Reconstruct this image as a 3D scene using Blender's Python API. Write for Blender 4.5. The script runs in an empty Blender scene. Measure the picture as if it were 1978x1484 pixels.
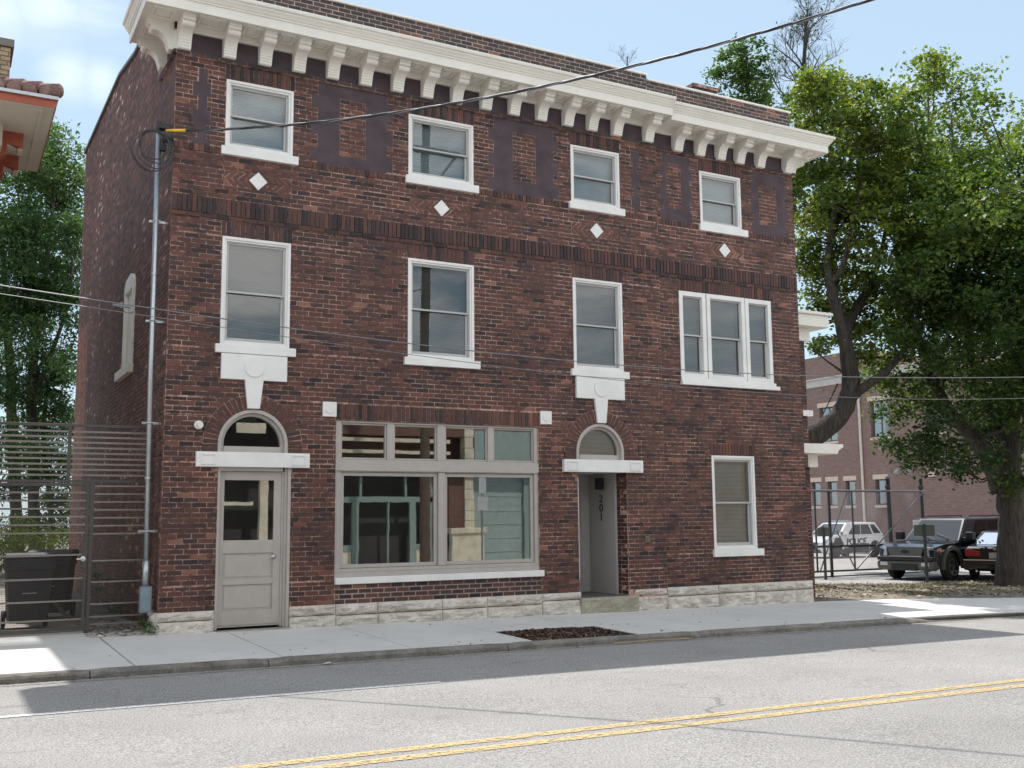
import bpy, math, random
import numpy as np
from mathutils import Vector, Matrix
random.seed(7); rng = np.random.default_rng(11)
S = bpy.context.scene
COL = S.collection
R = math.radians

# ------------------------------------------------------------------ helpers
class MB:
    """collects polygons and builds ONE mesh object"""
    def __init__(s): s.v = []; s.f = []; s.m = []; s.r = []
    def add(s, vs, fs, mi=0, rnd=0.5):
        o = len(s.v); s.v.extend(vs)
        for f in fs:
            s.f.append(tuple(i + o for i in f)); s.m.append(mi); s.r.append(rnd)
    def quad(s, a, b, c, d, mi=0, rnd=.5): s.add([a, b, c, d], [(0, 1, 2, 3)], mi, rnd)
    def box(s, x0, x1, y0, y1, z0, z1, mi=0, rnd=.5):
        s.add([(x0,y0,z0),(x1,y0,z0),(x1,y1,z0),(x0,y1,z0),(x0,y0,z1),(x1,y0,z1),(x1,y1,z1),(x0,y1,z1)],
              [(0,3,2,1),(4,5,6,7),(0,1,5,4),(1,2,6,5),(2,3,7,6),(3,0,4,7)], mi, rnd)
        return s
    def prism(s, poly, fn, a, b, mi=0, rnd=.5):
        n = len(poly)
        vs = [fn(p[0], p[1], a) for p in poly] + [fn(p[0], p[1], b) for p in poly]
        fs = [tuple(range(n - 1, -1, -1)), tuple(range(n, 2 * n))]
        fs += [(i, (i + 1) % n, n + (i + 1) % n, n + i) for i in range(n)]
        s.add(vs, fs, mi, rnd); return s
    def tube(s, pts, rad, n=8, mi=0, caps=True, rnd=.5):
        pts = [Vector(p) for p in pts]
        rs = rad if isinstance(rad, (list, tuple)) else [rad] * len(pts)
        vs = []; up = Vector((0.13, 0.21, 0.97)); prev = None
        for i, p in enumerate(pts):
            t = (pts[min(i + 1, len(pts) - 1)] - pts[max(i - 1, 0)])
            if t.length < 1e-9: t = Vector((0, 0, 1))
            t.normalize()
            if prev is None:
                a = t.cross(up)
                if a.length < .2: a = t.cross(Vector((1, 0, 0)))
            else: a = prev - t * prev.dot(t)
            a.normalize(); prev = a; b = t.cross(a)
            for k in range(n):
                q = 2 * math.pi * k / n
                vs.append(tuple(p + (a * math.cos(q) + b * math.sin(q)) * rs[i]))
        fs = []
        for i in range(len(pts) - 1):
            for k in range(n):
                fs.append((i*n+k, i*n+(k+1)%n, (i+1)*n+(k+1)%n, (i+1)*n+k))
        if caps: fs += [tuple(range(n-1,-1,-1)), tuple(range((len(pts)-1)*n, len(pts)*n))]
        s.add(vs, fs, mi, rnd); return s
    def build(s, name, mats, parent=None, smooth=False, bevel=0, **tags):
        me = bpy.data.meshes.new(name); me.from_pydata(s.v, [], s.f)
        mats = mats if isinstance(mats, (list, tuple)) else [mats]
        for m in mats: me.materials.append(m)
        if len(mats) > 1: me.polygons.foreach_set('material_index', s.m)
        at = me.attributes.new('rnd', 'FLOAT', 'FACE'); at.data.foreach_set('value', s.r)
        if smooth: me.polygons.foreach_set('use_smooth', [True] * len(s.f))
        me.update()
        o = bpy.data.objects.new(name, me); COL.objects.link(o)
        if parent is not None: o.parent = parent
        if bevel:
            b = o.modifiers.new('bevel', 'BEVEL'); b.width = bevel; b.segments = 2; b.limit_method = 'ANGLE'
        for k, v in tags.items(): o[k] = v
        return o
def np_mesh(name, V, F, mat, rnd=None, parent=None, **tags):
    """V (n,3) float array, F (m,k) int array with k = 3 or 4"""
    me = bpy.data.meshes.new(name); m, k = F.shape
    me.vertices.add(len(V)); me.vertices.foreach_set('co', V.astype(np.float32).ravel())
    me.loops.add(m * k); me.loops.foreach_set('vertex_index', F.astype(np.int32).ravel())
    me.polygons.add(m); me.polygons.foreach_set('loop_start', np.arange(0, m * k, k, dtype=np.int32))
    me.polygons.foreach_set('loop_total', np.full(m, k, dtype=np.int32))
    me.materials.append(mat)
    if rnd is not None:
        at = me.attributes.new('rnd', 'FLOAT', 'FACE'); at.data.foreach_set('value', rnd.astype(np.float32))
    me.update(calc_edges=True); me.validate()
    o = bpy.data.objects.new(name, me); COL.objects.link(o)
    if parent is not None: o.parent = parent
    for kk, v in tags.items(): o[kk] = v
    return o
def thing(name, label, cat, loc=(0,0,0), rz=0, group=None):
    o = bpy.data.objects.new(name, None); COL.objects.link(o); o.empty_display_size = .2
    o.location = loc; o.rotation_euler = (0, 0, rz)
    o['label'] = label; o['category'] = cat
    if group: o['group'] = group
    return o
def copy_tree(o, parent=None):
    c = o.copy(); COL.objects.link(c)
    if parent is not None: c.parent = parent
    for ch in [x for x in bpy.data.objects if x.parent == o]: copy_tree(ch, c)
    return c
FR = lambda y0=0.0: (lambda u, v, d: (u, y0 + d, v))       # street front, depth runs into the wall
SD = lambda x0=0.0: (lambda u, v, d: (x0 + d, u, v))       # wall facing -x

# ------------------------------------------------------------------ materials
def new_mat(name):
    m = bpy.data.materials.new(name); m.use_nodes = True
    nt = m.node_tree; b = nt.nodes['Principled BSDF']
    return m, nt, b
def N(nt, t, **kw):
    n = nt.nodes.new(t)
    for k, v in kw.items():
        if k in n.inputs: n.inputs[k].default_value = v
        else: setattr(n, k, v)
    return n
def L(nt, a, b): nt.links.new(a, b)
def coords(nt, kind='Object'):
    return nt.nodes.new('ShaderNodeTexCoord').outputs[kind]
def noise(nt, co, scale, detail=4, rough=.6, dist=0):
    n = N(nt, 'ShaderNodeTexNoise'); n.inputs['Scale'].default_value = scale
    n.inputs['Detail'].default_value = detail; n.inputs['Roughness'].default_value = rough; n.inputs['Distortion'].default_value = dist
    L(nt, co, n.inputs['Vector']); return n.outputs['Fac']
def ramp(nt, fac, stops, interp='LINEAR'):
    r = nt.nodes.new('ShaderNodeValToRGB'); r.color_ramp.interpolation = interp
    el = r.color_ramp.elements
    while len(el) < len(stops): el.new(.5)
    for e, (p, c) in zip(el, stops):
        e.position = p; e.color = (c[0], c[1], c[2], 1) if isinstance(c, (tuple, list)) else (c, c, c, 1)
    L(nt, fac, r.inputs['Fac']); return r.outputs['Color']
def mixc(nt, fac, a, b, mode='MIX'):
    m = N(nt, 'ShaderNodeMix'); m.data_type = 'RGBA'; m.blend_type = mode
    for sock, val in ((m.inputs[0], fac), (m.inputs[6], a), (m.inputs[7], b)):
        if hasattr(val, 'links'): L(nt, val, sock)
        elif isinstance(val, (tuple, list)): sock.default_value = (val[0], val[1], val[2], 1)
        else: sock.default_value = val
    return m.outputs[2]
def bump(nt, b, h, strength=.3, dist=.01):
    n = N(nt, 'ShaderNodeBump'); n.inputs['Strength'].default_value = strength; n.inputs['Distance'].default_value = dist
    L(nt, h, n.inputs['Height']); L(nt, n.outputs['Normal'], b.inputs['Normal'])
def M(name, col, rough=.6, metal=0, var=.12, scale=6, bmp=0.15, bscale=60, spec=.5, coat=0):
    m, nt, b = new_mat(name); co = coords(nt)
    n1 = noise(nt, co, scale, 5)
    lo = tuple(c * (1 - var) for c in col); hi = tuple(min(1, c * (1 + var)) for c in col)
    c = ramp(nt, n1, [(.3, lo), (.7, hi)]); L(nt, c, b.inputs['Base Color'])
    b.inputs['Roughness'].default_value = rough; b.inputs['Metallic'].default_value = metal
    b.inputs['Specular IOR Level'].default_value = spec; b.inputs['Coat Weight'].default_value = coat
    if bmp: bump(nt, b, noise(nt, co, bscale, 4), bmp, .004)
    return m
def brick_mat(name, stops, spec=.4, rough=.62, shift=0.0, vgrad=None):
    m, nt, b = new_mat(name); co = coords(nt)
    a = N(nt, 'ShaderNodeAttribute'); a.attribute_name = 'rnd'
    big = noise(nt, co, .55, 3, .55)
    # per-brick value drifts with slow batches of darker and redder brick
    mth = N(nt, 'ShaderNodeMath', operation='MULTIPLY_ADD'); L(nt, big, mth.inputs[0]); mth.inputs[1].default_value = .75; mth.inputs[2].default_value = -.375 + shift
    ad = N(nt, 'ShaderNodeMath', operation='ADD'); ad.use_clamp = True
    L(nt, a.outputs['Fac'], ad.inputs[0]); L(nt, mth.outputs[0], ad.inputs[1])
    c = ramp(nt, ad.outputs[0], stops)
    fine = noise(nt, co, 38, 5, .7)
    c = mixc(nt, .55, c, ramp(nt, fine, [(.3, .35), (.55, .5), (.8, .78)]), 'OVERLAY')
    mpS = N(nt, 'ShaderNodeMapping'); mpS.inputs['Scale'].default_value = (2.4, 2.4, .5); L(nt, co, mpS.inputs['Vector'])
    soot = ramp(nt, noise(nt, mpS.outputs[0], 1.0, 7, .7), [(.50, 0.0), (.70, 1.0)])
    c = mixc(nt, mixc(nt, .38, (0, 0, 0), soot, 'MIX'), c, (.045, .032, .029))
    L(nt, c, b.inputs['Base Color'])
    b.inputs['Roughness'].default_value = rough; b.inputs['Specular IOR Level'].default_value = spec
    bump(nt, b, noise(nt, co, 110, 5, .7), .55, .004)
    return m
BR = [(0.0, (.024,.017,.019)), (.14, (.038,.024,.026)), (.30, (.068,.037,.033)), (.55, (.100,.045,.037)), (.78, (.128,.053,.041)), (.93, (.17,.069,.050)), (1.0, (.26,.12,.08))]
brick = brick_mat('maroon wire cut brick', BR)
brick_side = brick_mat('weathered side brick', [(0,(.095,.058,.054)),(.4,(.155,.085,.072)),(.7,(.205,.105,.088)),(.92,(.27,.155,.13)),(1,(.55,.42,.38))], spec=.2, rough=.7)  # palest stop paints white specks of sheen into the brick colour
brick_orange = brick_mat('bare orange brick', [(0,(.15,.055,.03)),(.5,(.26,.085,.045)),(1,(.38,.15,.08))])
brick_par = brick_mat('parapet brick', [(0,(.032,.027,.03)),(.5,(.062,.046,.044)),(.8,(.10,.058,.050)),(.96,(.20,.085,.06)),(1,(.30,.12,.08))])
def mortar_mat(name, lo, hi):
    m, nt, b = new_mat(name); co = coords(nt)
    nm = mixc(nt, .55, noise(nt, co, 1.1, 5, .7), noise(nt, co, 11, 5, .75))
    c = ramp(nt, nm, [(.45, lo), (.60, hi)])
    c = mixc(nt, .6, c, ramp(nt, noise(nt, co, 45, 4), [(.3, .3), (.7, .7)]), 'OVERLAY')
    L(nt, c, b.inputs['Base Color']); b.inputs['Roughness'].default_value = .9
    bump(nt, b, noise(nt, co, 160, 4), .5, .004); return m
mortar = mortar_mat('tan red mortar', (.13,.064,.052), (.64,.41,.33))
mortar_pale = mortar_mat('pale mortar', (.30,.24,.21), (.50,.42,.37))
stucco = M('purple brown stucco', (.080,.057,.066), .85, var=.32, scale=3.2, bmp=.7, bscale=130)
def white_paint(name, col, dirt=.12):
    m, nt, b = new_mat(name); co = coords(nt)
    c = ramp(nt, noise(nt, co, 2.2, 6, .7), [(.3, tuple(x*(1-dirt) for x in col)), (.6, col)])
    st = ramp(nt, noise(nt, co, 14, 5, .7), [(.62, 0.0), (.8, 1.0)])
    c = mixc(nt, mixc(nt, .28, (0,0,0), st), c, tuple(x*.62 for x in col))
    L(nt, c, b.inputs['Base Color']); b.inputs['Roughness'].default_value = .5
    bump(nt, b, noise(nt, co, 55, 5, .6), .22, .004); return m
white = white_paint('white painted wood', (.86,.85,.82))
cream = white_paint('cream painted cornice', (.85,.81,.74), .10)
sash = M('grey vinyl sash', (.52,.52,.51), .4, var=.05)
taupe = M('taupe painted joinery', (.46,.42,.385), .45, var=.06, bmp=.12, bscale=30)
taupe_d = M('taupe painted door', (.46,.42,.38), .45, var=.07, bmp=.15, bscale=30)
grey_in = M('grey painted entry panel', (.50,.48,.455), .5, var=.05)
dark_in = M('dark room paint', (.05,.045,.04), .8)
room_wall = M('interior wall', (.30,.28,.25), .8)
floor_in = M('interior floor', (.12,.10,.08), .5)
blind = None
def blind_mat(name, c1, c2, freq):
    m, nt, b = new_mat(name); co = coords(nt)
    w = N(nt, 'ShaderNodeTexWave'); w.bands_direction = 'Z'; w.inputs['Scale'].default_value = freq; w.inputs['Distortion'].default_value = .6
    w.inputs['Detail'].default_value = 3; w.inputs['Detail Scale'].default_value = .6
    L(nt, co, w.inputs['Vector']); c = mixc(nt, w.outputs['Fac'], c1, c2)
    n = ramp(nt, noise(nt, co, 1.6, 4), [(.3, .38), (.7, .62)]); c = mixc(nt, .7, c, n, 'OVERLAY')
    L(nt, c, b.inputs['Base Color']); b.inputs['Roughness'].default_value = .75
    bump(nt, b, w.outputs['Fac'], .4, .01); return m
blind_pale = blind_mat('pale window blind', (.24,.31,.36), (.38,.45,.50), 9)
blind_grey = blind_mat('grey insect screen and blind', (.070,.080,.078), (.105,.115,.110), 12)
blind_mid = blind_mat('frosted blind', (.26,.26,.25), (.31,.31,.30), 4)
def glass_mat(name, tint=(.9,.95,.93), boost=1.0, base=.06):
    m, nt, b = new_mat(name); nt.nodes.remove(b); out = nt.nodes['Material Output']
    tr = N(nt, 'ShaderNodeBsdfTransparent'); tr.inputs['Color'].default_value = (*tint, 1)
    gl = N(nt, 'ShaderNodeBsdfGlossy'); gl.inputs['Roughness'].default_value = .012; gl.inputs['Color'].default_value = (1,1,1,1)
    co = coords(nt); bp = N(nt, 'ShaderNodeBump'); bp.inputs['Strength'].default_value = .03; bp.inputs['Distance'].default_value = .01
    L(nt, noise(nt, co, 1.8, 2), bp.inputs['Height']); L(nt, bp.outputs['Normal'], gl.inputs['Normal'])
    fr = N(nt, 'ShaderNodeFresnel'); fr.inputs['IOR'].default_value = 1.5
    ml = N(nt, 'ShaderNodeMath', operation='MULTIPLY_ADD'); ml.use_clamp = True
    L(nt, fr.outputs[0], ml.inputs[0]); ml.inputs[1].default_value = boost; ml.inputs[2].default_value = base
    mx = N(nt, 'ShaderNodeMixShader'); L(nt, ml.outputs[0], mx.inputs[0]); L(nt, tr.outputs[0], mx.inputs[1]); L(nt, gl.outputs[0], mx.inputs[2])
    L(nt, mx.outputs[0], out.inputs['Surface']); return m
glass = glass_mat('window glass', boost=1.8, base=.04)
glass_shop = glass_mat('coated shop glass', tint=(.85,.92,.88), boost=2.4, base=.27)
glass_car = glass_mat('tinted car glass', tint=(.10,.11,.11), boost=.8, base=.02)
glass_wind = glass_mat('windscreen glass', tint=(.30,.33,.33), boost=1.3, base=.05)
def stone_mat(name, lo, hi, sc=3.0, bs=.9):
    m, nt, b = new_mat(name); co = coords(nt)
    c = ramp(nt, noise(nt, co, sc, 7, .7), [(.3, lo), (.66, hi)])
    c = mixc(nt, .5, c, ramp(nt, noise(nt, co, 40, 5, .7), [(.3, .35), (.7, .65)]), 'OVERLAY')
    L(nt, c, b.inputs['Base Color']); b.inputs['Roughness'].default_value = .9
    bump(nt, b, noise(nt, co, 26, 7, .7), bs, .012); return m
limestone = stone_mat('rock faced limestone', (.46,.41,.36), (.74,.69,.62))
sandstone = stone_mat('worn sandstone step', (.27,.25,.19), (.42,.39,.30))
metal_dk = M('dark bronze painted steel', (.095,.088,.080), .45, .3, var=.1)
galv = M('galvanised steel conduit', (.50,.52,.54), .35, .8, var=.12, scale=20)
steel = M('brushed steel', (.62,.61,.58), .3, .9, var=.05)
black_pl = M('black plastic', (.022,.023,.025), .5, var=.15)
black_pl2 = M('dull black polyethylene', (.030,.030,.034), .55, var=.25, scale=3, bmp=.25)
rubber = M('rubber', (.018,.018,.018), .8)
cable_m = M('cable sheath', (.045,.045,.048), .5)
alu_cable = M('weathered aluminium conductor', (.24,.24,.25), .5, .6)
yellow_pl = M('yellow guy insulator', (.85,.52,.03), .4)
grey_box = M('grey painted box', (.22,.28,.32), .45)

# ------------------------------------------------------------------ masonry generator
CH, BL, J = .0712, .2055, .0095
def subtract(a, b, cuts):
    iv = [(a, b)]
    for c0, c1 in cuts:
        nx = []
        for p, q in iv:
            if c1 <= p or c0 >= q: nx.append((p, q)); continue
            if c0 > p: nx.append((p, c0))
            if c1 < q: nx.append((c1, q))
        iv = nx
    return iv
def one_brick(mb, fn, u0, u1, v0, v1, mi, bias=0, dp=.012, proud=0.0):
    if u1 - u0 < .012 or v1 - v0 < .010: return
    j = random.uniform(-.0025, .0025) - proud; t = [random.uniform(-.0012, .0012) for _ in range(4)]
    c = .0022
    vs = [fn(u0+c,v0+c,j+t[0]), fn(u1-c,v0+c,j+t[1]), fn(u1-c,v1-c,j+t[2]), fn(u0+c,v1-c,j+t[3]),
          fn(u0,v0,dp), fn(u1,v0,dp), fn(u1,v1,dp), fn(u0,v1,dp)]
    r = min(1, max(0, random.betavariate(2.1, 2.3) + bias + (random.random() < .03) * .35 - (random.random() < .06) * .3))
    mb.add(vs, [(0,1,2,3),(0,4,5,1),(1,5,6,2),(2,6,7,3),(3,7,4,0)], mi, r)
def courses(mb, fn, u0, u1, v0, v1, holes, mi=0, bias=0, ch=CH, bl=BL, joint=J, top=None, discs=(), bond=2, wob=.004):
    n = int(round((v1 - v0) / ch)); ch = (v1 - v0) / n
    for k in range(n):
        a = v0 + k * ch; b = a + ch
        cuts_v = sorted({a, b} | {h for H in holes if H[0] < u1 and H[1] > u0 for h in (H[2], H[3]) if a < h < b})
        off = (bl * .5 if k % 2 else 0) + random.uniform(-.012, .012)
        header = (bond > 2 and k % bond == 0)
        w = bl * .5 if header else bl
        for i in range(len(cuts_v) - 1):
            p, q = cuts_v[i], cuts_v[i + 1]; mid = (p + q) / 2
            cut = [(H[0], H[1]) for H in holes if H[2] < mid < H[3]]
            cut += [(cx - math.sqrt(r*r-(mid-cz)**2), cx + math.sqrt(r*r-(mid-cz)**2)) for cx, cz, r in discs if abs(mid - cz) < r]
            for s0, s1 in subtract(u0, u1, cut):
                m = math.floor((s0 - off) / w); x = off + m * w
                while x < s1:
                    e0 = max(x + random.uniform(-wob, wob)*0, s0); e1 = min(x + w, s1)
                    if top is None or b < top((e0 + e1) / 2):
                        one_brick(mb, fn, e0 + joint/2, e1 - joint/2, p + joint/2, q - joint/2, mi, bias)
                    x += w
def soldiers(mb, fn, u0, u1, v0, v1, holes=(), mi=0, bias=0, w=.0705, proud=.006):
    n = max(1, int(round((u1 - u0) / w))); w = (u1 - u0) / n
    for k in range(n):
        a = u0 + k * w; b = a + w
        if any(H[0] < (a+b)/2 < H[1] and H[2] < (v0+v1)/2 < H[3] for H in holes): continue
        one_brick(mb, fn, a + J/2, b - J/2, v0 + J/2, v1 - J/2, mi, bias, proud=proud)
def backing(mb, fn, u0, u1, v0, v1, holes, mi, d=.0065, reveal=.22, rmi=None):
    vs = sorted({v0, v1} | {h for H in holes for h in (H[2], H[3]) if v0 < h < v1})
    for i in range(len(vs) - 1):
        p, q = vs[i], vs[i+1]; mid = (p+q)/2
        for a, b in subtract(u0, u1, [(H[0], H[1]) for H in holes if H[2] < mid < H[3]]):
            mb.add([fn(a,p,d), fn(b,p,d), fn(b,q,d), fn(a,q,d)], [(0,1,2,3)], mi)
    rmi = mi if rmi is None else rmi
    for H in holes:
        if len(H) > 4 and H[4] == 0: continue
        a, b, p, q = H[:4]
        if b < u0 or a > u1: continue
        for (x0,z0,x1,z1) in ((a,p,b,p),(b,p,b,q),(b,q,a,q),(a,q,a,p)):
            mb.add([fn(x0,z0,d), fn(x1,z1,d), fn(x1,z1,reveal), fn(x0,z0,reveal)], [(0,1,2,3)], rmi)

# ------------------------------------------------------------------ terrain
def ss(t): t = max(0, min(1, t)); return t*t*(3-2*t)
def zx(x): return -.010 * max(min(x, 70), -40) - .2 * ss((x - 12) / 10)
def z_walk(x, y): return -.035 + zx(x) + .013 * min(max(y, -4), 0)
def z_road(x, y):
    y = max(y, -12)
    return -.160 + zx(x) + .006 * (min(-3 - y, 5.0) - max(0, -8.0 - y))
def sheet(name, xs, ys, zf, mat, dz=0, **tags):
    mb = MB(); nx, ny = len(xs), len(ys)
    vs = [(x, y, zf(x, y) + dz) for y in ys for x in xs]
    fs = [(j*nx+i, j*nx+i+1, (j+1)*nx+i+1, (j+1)*nx+i) for j in range(ny-1) for i in range(nx-1)]
    mb.add(vs, fs); return mb.build(name, mat, **tags)
def lin(a, b, n): return [a + (b - a) * i / n for i in range(n + 1)]
def asphalt_mat(name, base, speck=.5):
    m, nt, b = new_mat(name); co = coords(nt)
    c = ramp(nt, noise(nt, co, .5, 5, .6), [(.3, tuple(x*.86 for x in base)), (.7, tuple(x*1.08 for x in base))])
    c = mixc(nt, .9, c, ramp(nt, noise(nt, co, 60, 3, .8), [(.34, .22), (.5, .5), (.66, .80)]), 'OVERLAY')
    vo = N(nt, 'ShaderNodeTexVoronoi'); vo.inputs['Scale'].default_value = 55; L(nt, co, vo.inputs['Vector'])
    c = mixc(nt, .35, c, ramp(nt, vo.outputs['Distance'], [(.05, .72), (.5, .42)]), 'OVERLAY')
    # tar-dark cracks
    mp = N(nt, 'ShaderNodeMapping'); mp.inputs['Scale'].default_value = (.16, .42, 1); L(nt, co, mp.inputs['Vector'])
    nz = N(nt, 'ShaderNodeTexNoise'); nz.inputs['Scale'].default_value = 3; nz.inputs['Detail'].default_value = 6; L(nt, mp.outputs[0], nz.inputs['Vector'])
    vm = N(nt, 'ShaderNodeVectorMath', operation='MULTIPLY_ADD'); L(nt, nz.outputs['Color'], vm.inputs[0]); vm.inputs[1].default_value = (.28,.28,.28); L(nt, mp.outputs[0], vm.inputs[2])
    v2 = N(nt, 'ShaderNodeTexVoronoi'); v2.feature = 'DISTANCE_TO_EDGE'; v2.inputs['Scale'].default_value = 1.1; L(nt, vm.outputs[0], v2.inputs['Vector'])
    cr = ramp(nt, v2.outputs['Distance'], [(0.0, 1.0), (.0035, .7), (.007, 0.0)])
    msk = ramp(nt, noise(nt, co, .35, 3), [(.50, 0.0), (.62, .6)])
    cm = mixc(nt, 1.0, cr, msk, 'MULTIPLY')
    c = mixc(nt, cm, c, tuple(x*.32 for x in base))
    # darker scuffs and worn marks
    sc = ramp(nt, noise(nt, mp.outputs[0], 5, 7, .75), [(.58, 0.0), (.70, .6)])
    c = mixc(nt, sc, c, tuple(x*.6 for x in base))
    L(nt, c, b.inputs['Base Color']); b.inputs['Roughness'].default_value = .92; b.inputs['Specular IOR Level'].default_value = .25
    bump(nt, b, vo.outputs['Distance'], .5, .006); return m
asphalt = asphalt_mat('old pale asphalt', (.34,.325,.31))
lot_m = asphalt_mat('parking lot concrete asphalt', (.42,.39,.36))
def concrete_mat(name, base, joints=None):
    m, nt, b = new_mat(name); co = coords(nt)
    c = ramp(nt, noise(nt, co, .8, 6, .6), [(.3, tuple(x*.90 for x in base)), (.7, tuple(x*1.05 for x in base))])
    c = mixc(nt, .35, c, ramp(nt, noise(nt, co, 90, 4, .7), [(.3, .35), (.7, .65)]), 'OVERLAY')
    st = ramp(nt, noise(nt, co, 2.2, 8, .78), [(.55, 0.0), (.70, .5)]); c = mixc(nt, st, c, tuple(x*.66 for x in base))
    L(nt, c, b.inputs['Base Color']); b.inputs['Roughness'].default_value = .88; b.inputs['Specular IOR Level'].default_value = .3
    mp = N(nt, 'ShaderNodeMapping'); mp.inputs['Scale'].default_value = (4, 90, 4); L(nt, co, mp.inputs['Vector'])
    bump(nt, b, noise(nt, mp.outputs[0], 1.0, 4), .25, .004); return m
walk_m = concrete_mat('new broom finished concrete', (.66,.645,.62))
curb_m = stone_mat('old weathered kerb stone', (.085,.078,.066), (.30,.275,.24), 2.5, 1.0)
dirt_m = stone_mat('dry dirt with leaf litter', (.10,.08,.06), (.33,.285,.22), 1.3, .8)
soil_m = M('ground soil', (.16,.135,.10), .95, var=.3, scale=.6)

# base ground, well below everything else
XG = sorted(set(lin(-250, -40, 6) + lin(-40, 60, 50) + lin(60, 400, 8)))
sheet('ground', XG, [-300, -120, -40, -16, -3, 0.0, 6, 20, 60, 160, 400], lambda x, y: z_walk(x, 0) - .33, soil_m, kind='structure')
XR = lin(-60, 90, 150)
sheet('road', XR, [-12, -11, -10, -9, -8, -7.4, -7, -6, -5, -4, -3.5, -3.02], z_road, asphalt, kind='structure')
# sidewalk slabs with real joints, in one object
slab_edges = [-30 + 1.62*i - .73 + .51 for i in range(0, 20)]
mb = MB(); xj = [-.73 + 1.64*i for i in range(-20, 34)]
PL = (4.25, 5.95, -2.80, -1.66)        # planting cut-out
for i in range(len(xj) - 1):
    a, b = xj[i] + .009, xj[i+1] - .009
    segs = [(a, b, -2.86, 0.6 if b < .1 else -.0)]
    if b > PL[0] and a < PL[1]:
        segs = []
        if a < PL[0]: segs.append((a, PL[0], -2.86, 0))
        if b > PL[1]: segs.append((PL[1], b, -2.86, 0))
        segs.append((max(a, PL[0]), min(b, PL[1]), PL[3], 0))
    for (p, q, y0, y1) in segs:
        if q - p < .02: continue
        vs = [(p,y0,z_walk(p,y0)),(q,y0,z_walk(q,y0)),(q,y1,z_walk(q,y1)),(p,y1,z_walk(p,y1))]
        lo = [(x,y,z-.12) for x,y,z in vs]
        mb.add(vs + lo, [(0,1,2,3),(0,4,5,1),(1,5,6,2),(2,6,7,3),(3,7,4,0)])
mb.build('sidewalk', walk_m, bevel=.006, kind='structure')
sheet('sidewalk_bed', lin(-34, 56, 60), [-2.95, 0.0], lambda x, y: z_walk(x, y) - .022, M('joint shadow dirt', (.07,.065,.06), .95), kind='structure')
# yard path beside the building, behind the fence
mb = MB()
for (y0, y1) in ((.612, 2.1), (2.112, 4.2), (4.212, 9)):
    mb.box(-3.6, -.86, y0, y1, -.15, .004)
mb.build('path', concrete_mat('yard path concrete', (.40,.37,.34)), bevel=.006, kind='structure')
# kerb: long stones with real gaps and worn tops
mb = MB(); x = -33.0
while x < 60:
    ln = random.choice([1.9, 2.4, 3.1, 2.7]); x1 = min(x + ln, 60)
    n = 14; sec = []
    for i in range(n + 1):
        X = x + .006 + (x1 - x - .012) * i / n
        cut = ss((X - 11.0) / 1.0) * (1 - ss((X - 18) / 1.2))
        top = (z_walk(X, -2.86)) * (1 - cut) + (z_road(X, -3.0) + .02) * cut
        w = random.uniform(-.011, .009)
        e = .03 if i in (0, n) else 0
        sec.append([(X,-2.865,top-.3),(X,-2.865,top+.002-e*.4),(X,-2.95,top+w*.5-e*.4),(X,-2.988+w,top-.012+w*.4-e),(X,-3.004+w,top-.035-e),(X,-3.018+w*.7,top-.3)])
    vs = [p for s_ in sec for p in s_]; k = 6
    fs = [(i*k+j, (i+1)*k+j, (i+1)*k+j+1, i*k+j+1) for i in range(n) for j in range(k-1)]
    fs += [tuple(range(k)), tuple(range(n*k+k-1, n*k-1, -1))]
    mb.add(vs, fs); x = x1
mb.build('kerb', curb_m, smooth=False, kind='structure')
sheet('gutter_strip', lin(-40, 60, 60), [-3.16, -3.02], lambda x, y: z_road(x, y) + .004, stone_mat('gutter grit', (.20,.19,.18), (.36,.34,.32), 5, .3), kind='structure')
# road markings
def paint_mat(name, col, wear=.5):
    m, nt, b = new_mat(name); co = coords(nt); out = nt.nodes['Material Output']
    c = ramp(nt, noise(nt, co, 70, 3), [(.35, tuple(x*.82 for x in col)), (.65, col)]); L(nt, c, b.inputs['Base Color']); b.inputs['Roughness'].default_value = .75
    tr = N(nt, 'ShaderNodeBsdfTransparent'); mx = N(nt, 'ShaderNodeMixShader')
    f = ramp(nt, noise(nt, co, 26, 6, .8), [(wear - .05, 1.0), (wear + .10, 0.0)])
    L(nt, f, mx.inputs[0]); L(nt, b.outputs[0], mx.inputs[1]); L(nt, tr.outputs[0], mx.inputs[2]); L(nt, mx.outputs[0], out.inputs['Surface']); return m
yel = paint_mat('worn yellow road paint', (.74,.53,.24), .45); wht = paint_mat('worn white road paint', (.72,.71,.69), .38)
mb = MB()
for (y0, y1) in ((-7.96, -7.84), (-8.20, -8.08)):
    xs = lin(-60, 90, 120)
    for i in range(len(xs)-1):
        a, b = xs[i], xs[i+1]
        mb.quad((a,y0,z_road(a,y0)+.006),(b,y0,z_road(b,y0)+.006),(b,y1,z_road(b,y1)+.006),(a,y1,z_road(a,y1)+.006))
mb.build('yellow_centre_line', yel, kind='structure')
mb = MB()
for (p, q) in ((-9, 1.9), (14.6, 30)):
    xs = lin(p, q, 12)
    yy = lambda x: -5.05
    for i in range(len(xs)-1):
        a, b = xs[i], xs[i+1]
        mb.quad((a,yy(a)-.05,z_road(a,-5.1)+.006),(b,yy(b)-.05,z_road(b,-5.1)+.006),(b,yy(b)+.05,z_road(b,-5.0)+.006),(a,yy(a)+.05,z_road(a,-5.0)+.006))
mb.build('white_edge_line', wht, kind='structure')
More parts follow.
